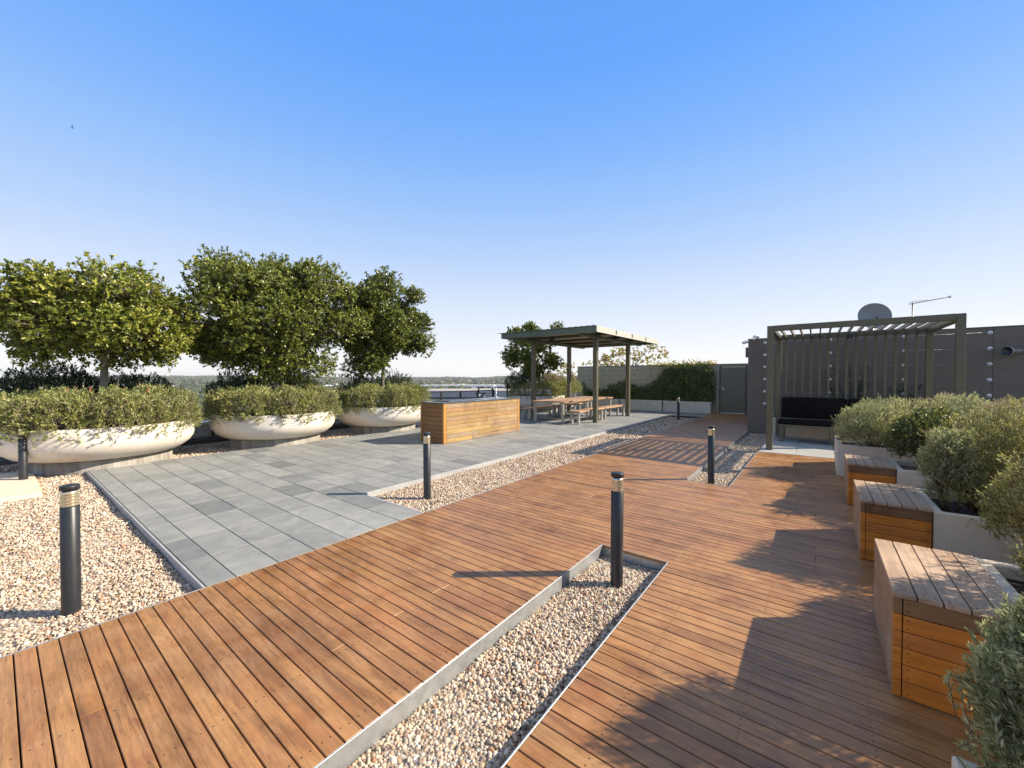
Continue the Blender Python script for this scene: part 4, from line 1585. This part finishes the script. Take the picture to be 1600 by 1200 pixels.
# ------------------------------------------------------------------ edge of the roof: kerb, glass balustrade, railing
mb = MB()
mb.box(-11.9, -11.62, -6, 24, -.2, .02, .01)
tag(mb.build('roof_kerb', M['stone']), kind='structure')
bal = thing('low_parapet', 'pale capped parapet with grey panels behind the round planters', 'parapet', (-12, 3, 0))
mb = MB()
mb.box(-12.35, -11.78, -6, 9.5, .36, .42, .01)
mb.build('parapet_cap', M['white'], bal)
mb = MB()
mb.box(-12.0, -11.95, -6, 9.5, -.1, .358)
mb.build('panel', M['white'], bal)
for i in range(14):
    y = -5 + i * 1.04
    mb = MB()
    mb.box(-11.94, -11.90, y - .03, y + .03, -.1, .358, .003)
    mb.build('parapet_post', M['frame'], bal)
mb = MB()
mb.box(-11.94, -11.84, -6, 9.5, .03, .06, .003)
mb.build('bottom_rail', M['galv'], bal)

rl = thing('metal_railing', 'black metal railing at the roof edge behind the barbecue counter', 'railing', (-12, 13, 0))
mb = MB()
mb.box(-12.035, -11.965, 9.6, 14.3, .90, .935, .004)
mb.box(-13.4, -11.0, 14.6, 14.67, 1.0, 1.035, .004)
mb.build('top_rail', M['black'], rl)
for y in (9.9, 10.98, 12.06, 13.14, 14.22):
    mb = MB()
    mb.box(-12.03, -11.97, y - .035, y + .035, -.2, .899, .003)
    mb.build('railing_post', M['black'], rl)
for x in (-13.3, -12.4, -11.5):
    mb = MB()
    mb.box(x - .03, x + .03, 14.61, 14.66, -.6, .999, .003)
    mb.build('railing_post', M['black'], rl)
mb = MB()
mb.box(-12.9, -12.75, 14.0, 14.5, .45, .72, .01)
mb.box(-12.93, -12.72, 13.97, 14.53, .73, .78, .01, mi=1)
mb.box(-12.86, -12.8, 14.2, 14.26, -.6, .449)
tag(mb.build('utility_cabinet', [plain('blue grey paint', (.25, .30, .42), .5), M['black']]), 'small blue grey cabinet with dark top outside the black railing', 'cabinet')

# ------------------------------------------------------------------ dish, antenna, cameras, floodlight, bird
ds = thing('satellite_dish', 'round grey satellite dish above the pergola roof', 'satellite dish', (1.22, 15, 2.0))
mb = MB()
prof = []
for i in range(9):
    r_ = .37 * i / 8 + .001
    prof.append((r_, .30 * r_ * r_ / .37))
Mx = Matrix.Translation((1.22, 15.0, 3.19)) @ Matrix.Rotation(R(12), 4, 'Z') @ Matrix.Rotation(R(78), 4, 'X')
mb.lathe(prof, n=48, M=Mx)
o = mb.build('reflector', M['dish'], ds)
s_ = o.modifiers.new('s', 'SOLIDIFY')
s_.thickness = .012
mb = MB()
mb.box(-.10, .10, -.03, .03, -.06, -.02, .004, Matrix.Translation((1.22, 14.97, 3.17)) @ Matrix.Rotation(R(78), 4, 'X'))
mb.build('bracket', M['frame'], ds)
mb = MB()
mb.tube([(1.22, 15.12, 0), (1.22, 15.12, 3.15)], .03, 10)
mb.build('mast', M['tabsteel'], ds)
an = thing('tv_antenna', 'thin television aerial on a mast above the tall wall', 'antenna', (2.14, 16, 0))
mb = MB()
mb.tube([(2.14, 16, 0), (2.14, 16, 3.64)], .018, 8)
mb.build('mast', M['tabsteel'], an)
mb = MB()
mb.tube([(2.06, 16.0, 3.60), (2.86, 16.0, 3.715)], .010, 6)
mb.tube([(2.06, 16.02, 3.66), (2.5, 16.02, 3.69)], .006, 6)
mb.box(2.84, 2.88, 15.97, 16.03, 3.69, 3.74)
for i in range(14):
    x = 2.10 + i * .054
    z = 3.60 + (x - 2.06) * .144
    mb.tube([(x, 15.88, z), (x, 16.12, z)], .004, 5)
    mb.tube([(x, 16, z - .018), (x, 16, z + .03)], .004, 5)
mb.build('boom', M['galv'], an)


def seccam(lab, x, y, z, dx, dy):
    t = thing('security_camera', lab, 'security camera', (x, y, z), 'security cameras on the wall corner')
    Mx = Matrix.Translation((x, y, z)) @ Vector((dx, dy, -.25)).to_track_quat('Z', 'Y').to_matrix().to_4x4()
    mb = MB()
    mb.lathe([(.001, -.09), (.032, -.088), (.038, -.06), (.040, .05), (.034, .052)], n=20, M=Mx)
    mb.build('housing', M['white'], t)
    mb = MB()
    mb.lathe([(.034, .050), (.001, .046)], n=20, M=Mx)
    mb.build('camera_lens', M['glass'], t)
    mb = MB()
    mb.tube([(x, y, z), (x + .02, y + .05, z + .05), (x + .02, y + .12, z + .03)], .012, 6)
    mb.build('bracket', M['tabsteel'], t)


seccam('dark dome end security camera on the left wall corner, facing left', -1.66, 13.08, 2.50, -1, -.3)
seccam('white security camera on the wall corner, facing the camera', -1.46, 13.0, 2.56, -.1, -1)
seccam('white security camera highest on the wall corner, facing right', -1.36, 13.05, 2.64, .9, -.4)
t = thing('floodlight', 'grey cylindrical floodlight on the tall wall at the right edge', 'floodlight', (3.2, 12.95, 2.05))
Mx = Matrix.Translation((3.17, 12.85, 2.05)) @ Vector((-.75, -.65, -.02)).to_track_quat('Z', 'Y').to_matrix().to_4x4()
mb = MB()
mb.lathe([(.001, -.24), (.045, -.24), (.05, -.20), (.05, -.02), (.06, .0), (.10, .05), (.102, .07), (.094, .072)], n=28, M=Mx)
mb.build('lamp_housing', M['tabsteel'], t)
mb = MB()
mb.lathe([(.094, .070), (.05, .03), (.001, .02)], n=28, M=Mx)
mb.build('lamp_lens', M['glass'], t)
mb = MB()
mb.tube([(3.25, 12.9, 2.05), (3.42, 13.08, 2.05)], .03, 8)
mb.build('bracket', M['tabsteel'], t)

bd = thing('flying_bird', 'tiny dark bird high in the sky at the upper left', 'bird', (-89.5, 7.8, 39.2))
mb = MB()
B = Vector((-89.5, 7.8, 39.2))
sc_b = .5
vsb = [(0, .5, 0), (.09, .1, .03), (.06, -.4, 0), (-.06, -.4, 0), (-.09, .1, .03), (.5, .15, .32), (.95, -.15, .18), (.4, -.15, .22), (-.5, .15, .32), (-.95, -.15, .18), (-.4, -.15, .22), (0, -.1, -.10), (0, -.75, .02)]
fsb = [(0, 1, 4), (1, 2, 3, 4), (1, 5, 7), (5, 6, 7), (4, 10, 8), (8, 10, 9), (0, 11, 1), (0, 4, 11), (1, 11, 2), (4, 3, 11), (2, 11, 3), (2, 12, 3)]
rotb = Matrix.Rotation(R(60), 4, 'Y')
mb.add([tuple(B + (rotb @ Vector(q)) * sc_b) for q in vsb], fsb)
mb.build('bird_body', M['black'], bd)

# ------------------------------------------------------------------ land beyond
GR = -24.0
def terrain_h(x, y):
    d_ = math.hypot(x, y)
    a = math.atan2(y, x)
    t_ = min(1, max(0, (d_ - 1200) / 3200))
    t_ = t_ * t_ * (3 - 2 * t_)
    return GR + t_ * (26 + 9 * math.sin(a * 9 + 1) + 6 * math.sin(a * 23 + 2) + 3 * math.sin(a * 51) + 1.2 * math.sin(a * 140))


mb = MB()
rings = [0, 30, 60, 120, 240, 400, 600, 900, 1200, 1700, 2200, 2800, 3400, 4000, 4600, 5400]
NA = 360
vs_ = []
for r_ in rings:
    for i in range(NA):
        a = 2 * math.pi * i / NA
        x, y = r_ * math.cos(a), r_ * math.sin(a)
        vs_.append((x, y, terrain_h(x, y) if r_ else GR))
fs_ = []
for j in range(len(rings) - 1):
    for i in range(NA):
        k = (i + 1) % NA
        fs_.append((j * NA + i, (j + 1) * NA + i, (j + 1) * NA + k, j * NA + k))
mb.add(vs_, fs_, 0, True)
m_, n_, b_ = new_mat('land')
v_ = mapped(n_)
c_ = ramp(n_, noise(n_, v_, .012, 8, .7), [(.3, (.05, .075, .04)), (.48, (.09, .11, .06)), (.55, (.20, .18, .13)), (.62, (.10, .12, .07)), (.75, (.26, .24, .20))])
n_.links.new(c_, b_.inputs['Base Color'])
b_.inputs['Roughness'].default_value = .95
tag(mb.build('terrain', m_), kind='structure')

# far wood and scrub between the houses
n = 9000
az = rng.uniform(R(112), R(192), n)
dd = 260 + 4400 * rng.random(n) ** 1.25
X, Y = dd * np.cos(az), dd * np.sin(az)
Z = np.array([terrain_h(a, b) for a, b in zip(X, Y)])
TV, TF = ico(1)
S = rng.uniform(3, 6.5, (n, 1)) * np.array([1, 1, .8]) * rng.uniform(.7, 1.5, (n, 3)) * (1 + dd[:, None] / 5000)
S[:, 2] = np.minimum(S[:, 2], 9)
V = TV[None] * S[:, None] * (1 + rng.uniform(-.28, .28, (n, len(TV), 1))) + np.stack([X, Y, Z + S[:, 2] * .4], 1)[:, None]
F = (TF[None] + (np.arange(n) * len(TV))[:, None, None]).reshape(-1, 3)
M['farwood'] = leafmat('far tree canopy', [(0, (.045, .06, .04)), (.5, (.075, .09, .055)), (1, (.12, .12, .08))], .8, .0, .1)
tag(mesh_tris('far_woodland', V.reshape(-1, 3), F, M['farwood']), 'hazy bands of trees across the low land beyond the terrace', 'woodland', kind='stuff')

# suburb houses
random.seed(77)
wm = [plain('cream house wall', (.62, .58, .5), .8), plain('white house wall', (.78, .77, .74), .8), plain('brick house wall', (.30, .17, .12), .85)]
rm = [plain('terracotta roof', (.30, .15, .10), .8), plain('grey roof', (.30, .31, .33), .7), plain('white metal roof', (.75, .76, .77), .6), plain('brown roof', (.20, .15, .12), .8)]
for i in range(90):
    a = random.uniform(R(124), R(180))
    d_ = 300 + 1900 * random.random() ** 1.1
    x, y = d_ * math.cos(a), d_ * math.sin(a)
    z = terrain_h(x, y)
    w, dpt, h = random.uniform(10, 22), random.uniform(9, 14), random.uniform(3.5, 7)
    yaw = random.uniform(0, 3.14)
    wi, ri = random.randrange(3), random.randrange(4)
    lab = 'tiny distant house with %s walls and a %s roof in the hazy suburb' % (('cream', 'white', 'brick')[wi], ('terracotta', 'grey', 'white metal', 'brown')[ri])
    t = thing('suburban_house', lab, 'house', (x, y, z), 'distant houses with %s walls and %s roofs' % (('cream', 'white', 'brick')[wi], ('terracotta', 'grey', 'white metal', 'brown')[ri]))
    t.rotation_euler = (0, 0, yaw)
    ORG[t] = np.zeros(3)
    mb = MB()
    mb.box(-w / 2, w / 2, -dpt / 2, dpt / 2, -1, h)
    mb.build('wall', wm[wi], t)
    mb = MB()
    e = .6
    mb.add([(-w / 2 - e, -dpt / 2 - e, h), (w / 2 + e, -dpt / 2 - e, h), (w / 2 + e, dpt / 2 + e, h), (-w / 2 - e, dpt / 2 + e, h), (-w / 2 + dpt * .35, 0, h + dpt * .26), (w / 2 - dpt * .35, 0, h + dpt * .26)],
           [(0, 1, 5, 4), (1, 2, 5), (2, 3, 4, 5), (3, 0, 4), (0, 3, 2, 1)])
    mb.build('roof', rm[ri], t)


def shed(lab, az_, dist, w, dpt, h, zb, wmat, rmat, yaw, name='warehouse', bays=8):
    x, y = dist * math.cos(R(az_)), dist * math.sin(R(az_))
    t = thing(name, lab, 'building', (x, y, zb))
    t.rotation_euler = (0, 0, R(yaw))
    ORG[t] = np.zeros(3)
    mb = MB()
    mb.box(-w / 2, w / 2, -dpt / 2, dpt / 2, 0, h)
    mb.build('wall', wmat, t)
    mb = MB()
    mb.box(-w / 2 - .3, w / 2 + .3, -dpt / 2 - .3, dpt / 2 + .3, h + .01, h + .5)
    mb.build('roof', rmat, t)
    for i in range(bays):
        mb = MB()
        a_ = -w / 2 + (i + .5) * w / bays
        for zf in np.arange(2.5, h - 2, 3.2):
            mb.box(a_ - w / bays * .3, a_ + w / bays * .3, -dpt / 2 - .05, -dpt / 2 + .02, zf, zf + 1.5)
            mb.box(a_ - w / bays * .3, a_ + w / bays * .3, dpt / 2 - .02, dpt / 2 + .05, zf, zf + 1.5)
        mb.build('window', M['glass'], t)


asph = plain('blue grey roof membrane', (.055, .07, .095), .95, spec=.05)
beige = plain('beige roof', (.42, .38, .32), .8)
shed('long dark flat roofed building just beyond the black railing', 133, 128, 80, 50, 20, GR, wm[0], asph, 43)
shed('broad beige roofed warehouse beyond the dark flat roof', 134.5, 310, 150, 110, 15, GR, wm[1], beige, 45)
shed('long white roofed store on the horizon seen above the barbecue counter', 134.5, 820, 170, 50, 10, GR, wm[1], rm[2], 44)
shed('long white building near the horizon at the far left edge', 178, 900, 170, 40, 12, GR, wm[1], rm[2], 88)
shed('white factory roofs between the two left round planters', 159, 520, 70, 40, 8, GR, wm[1], rm[2], 70)

# ------------------------------------------------------------------ haze
m_ = bpy.data.materials.new('haze air')
m_.use_nodes = True
n_ = m_.node_tree
n_.nodes.clear()
pv_ = n_.nodes.new('ShaderNodeVolumePrincipled')
pv_.inputs['Color'].default_value = (.95, .97, 1.0, 1)
pv_.inputs['Density'].default_value = .00010
pv_.inputs['Anisotropy'].default_value = .2
o_ = n_.nodes.new('ShaderNodeOutputMaterial')
n_.links.new(pv_.outputs[0], o_.inputs['Volume'])
mb = MB()
mb.box(-5600, 5600, -5600, 5600, -27, 46)
hz = mb.build('haze', m_)
tag(hz, kind='stuff', label='thin pale blue haze over the distant suburb and hills')
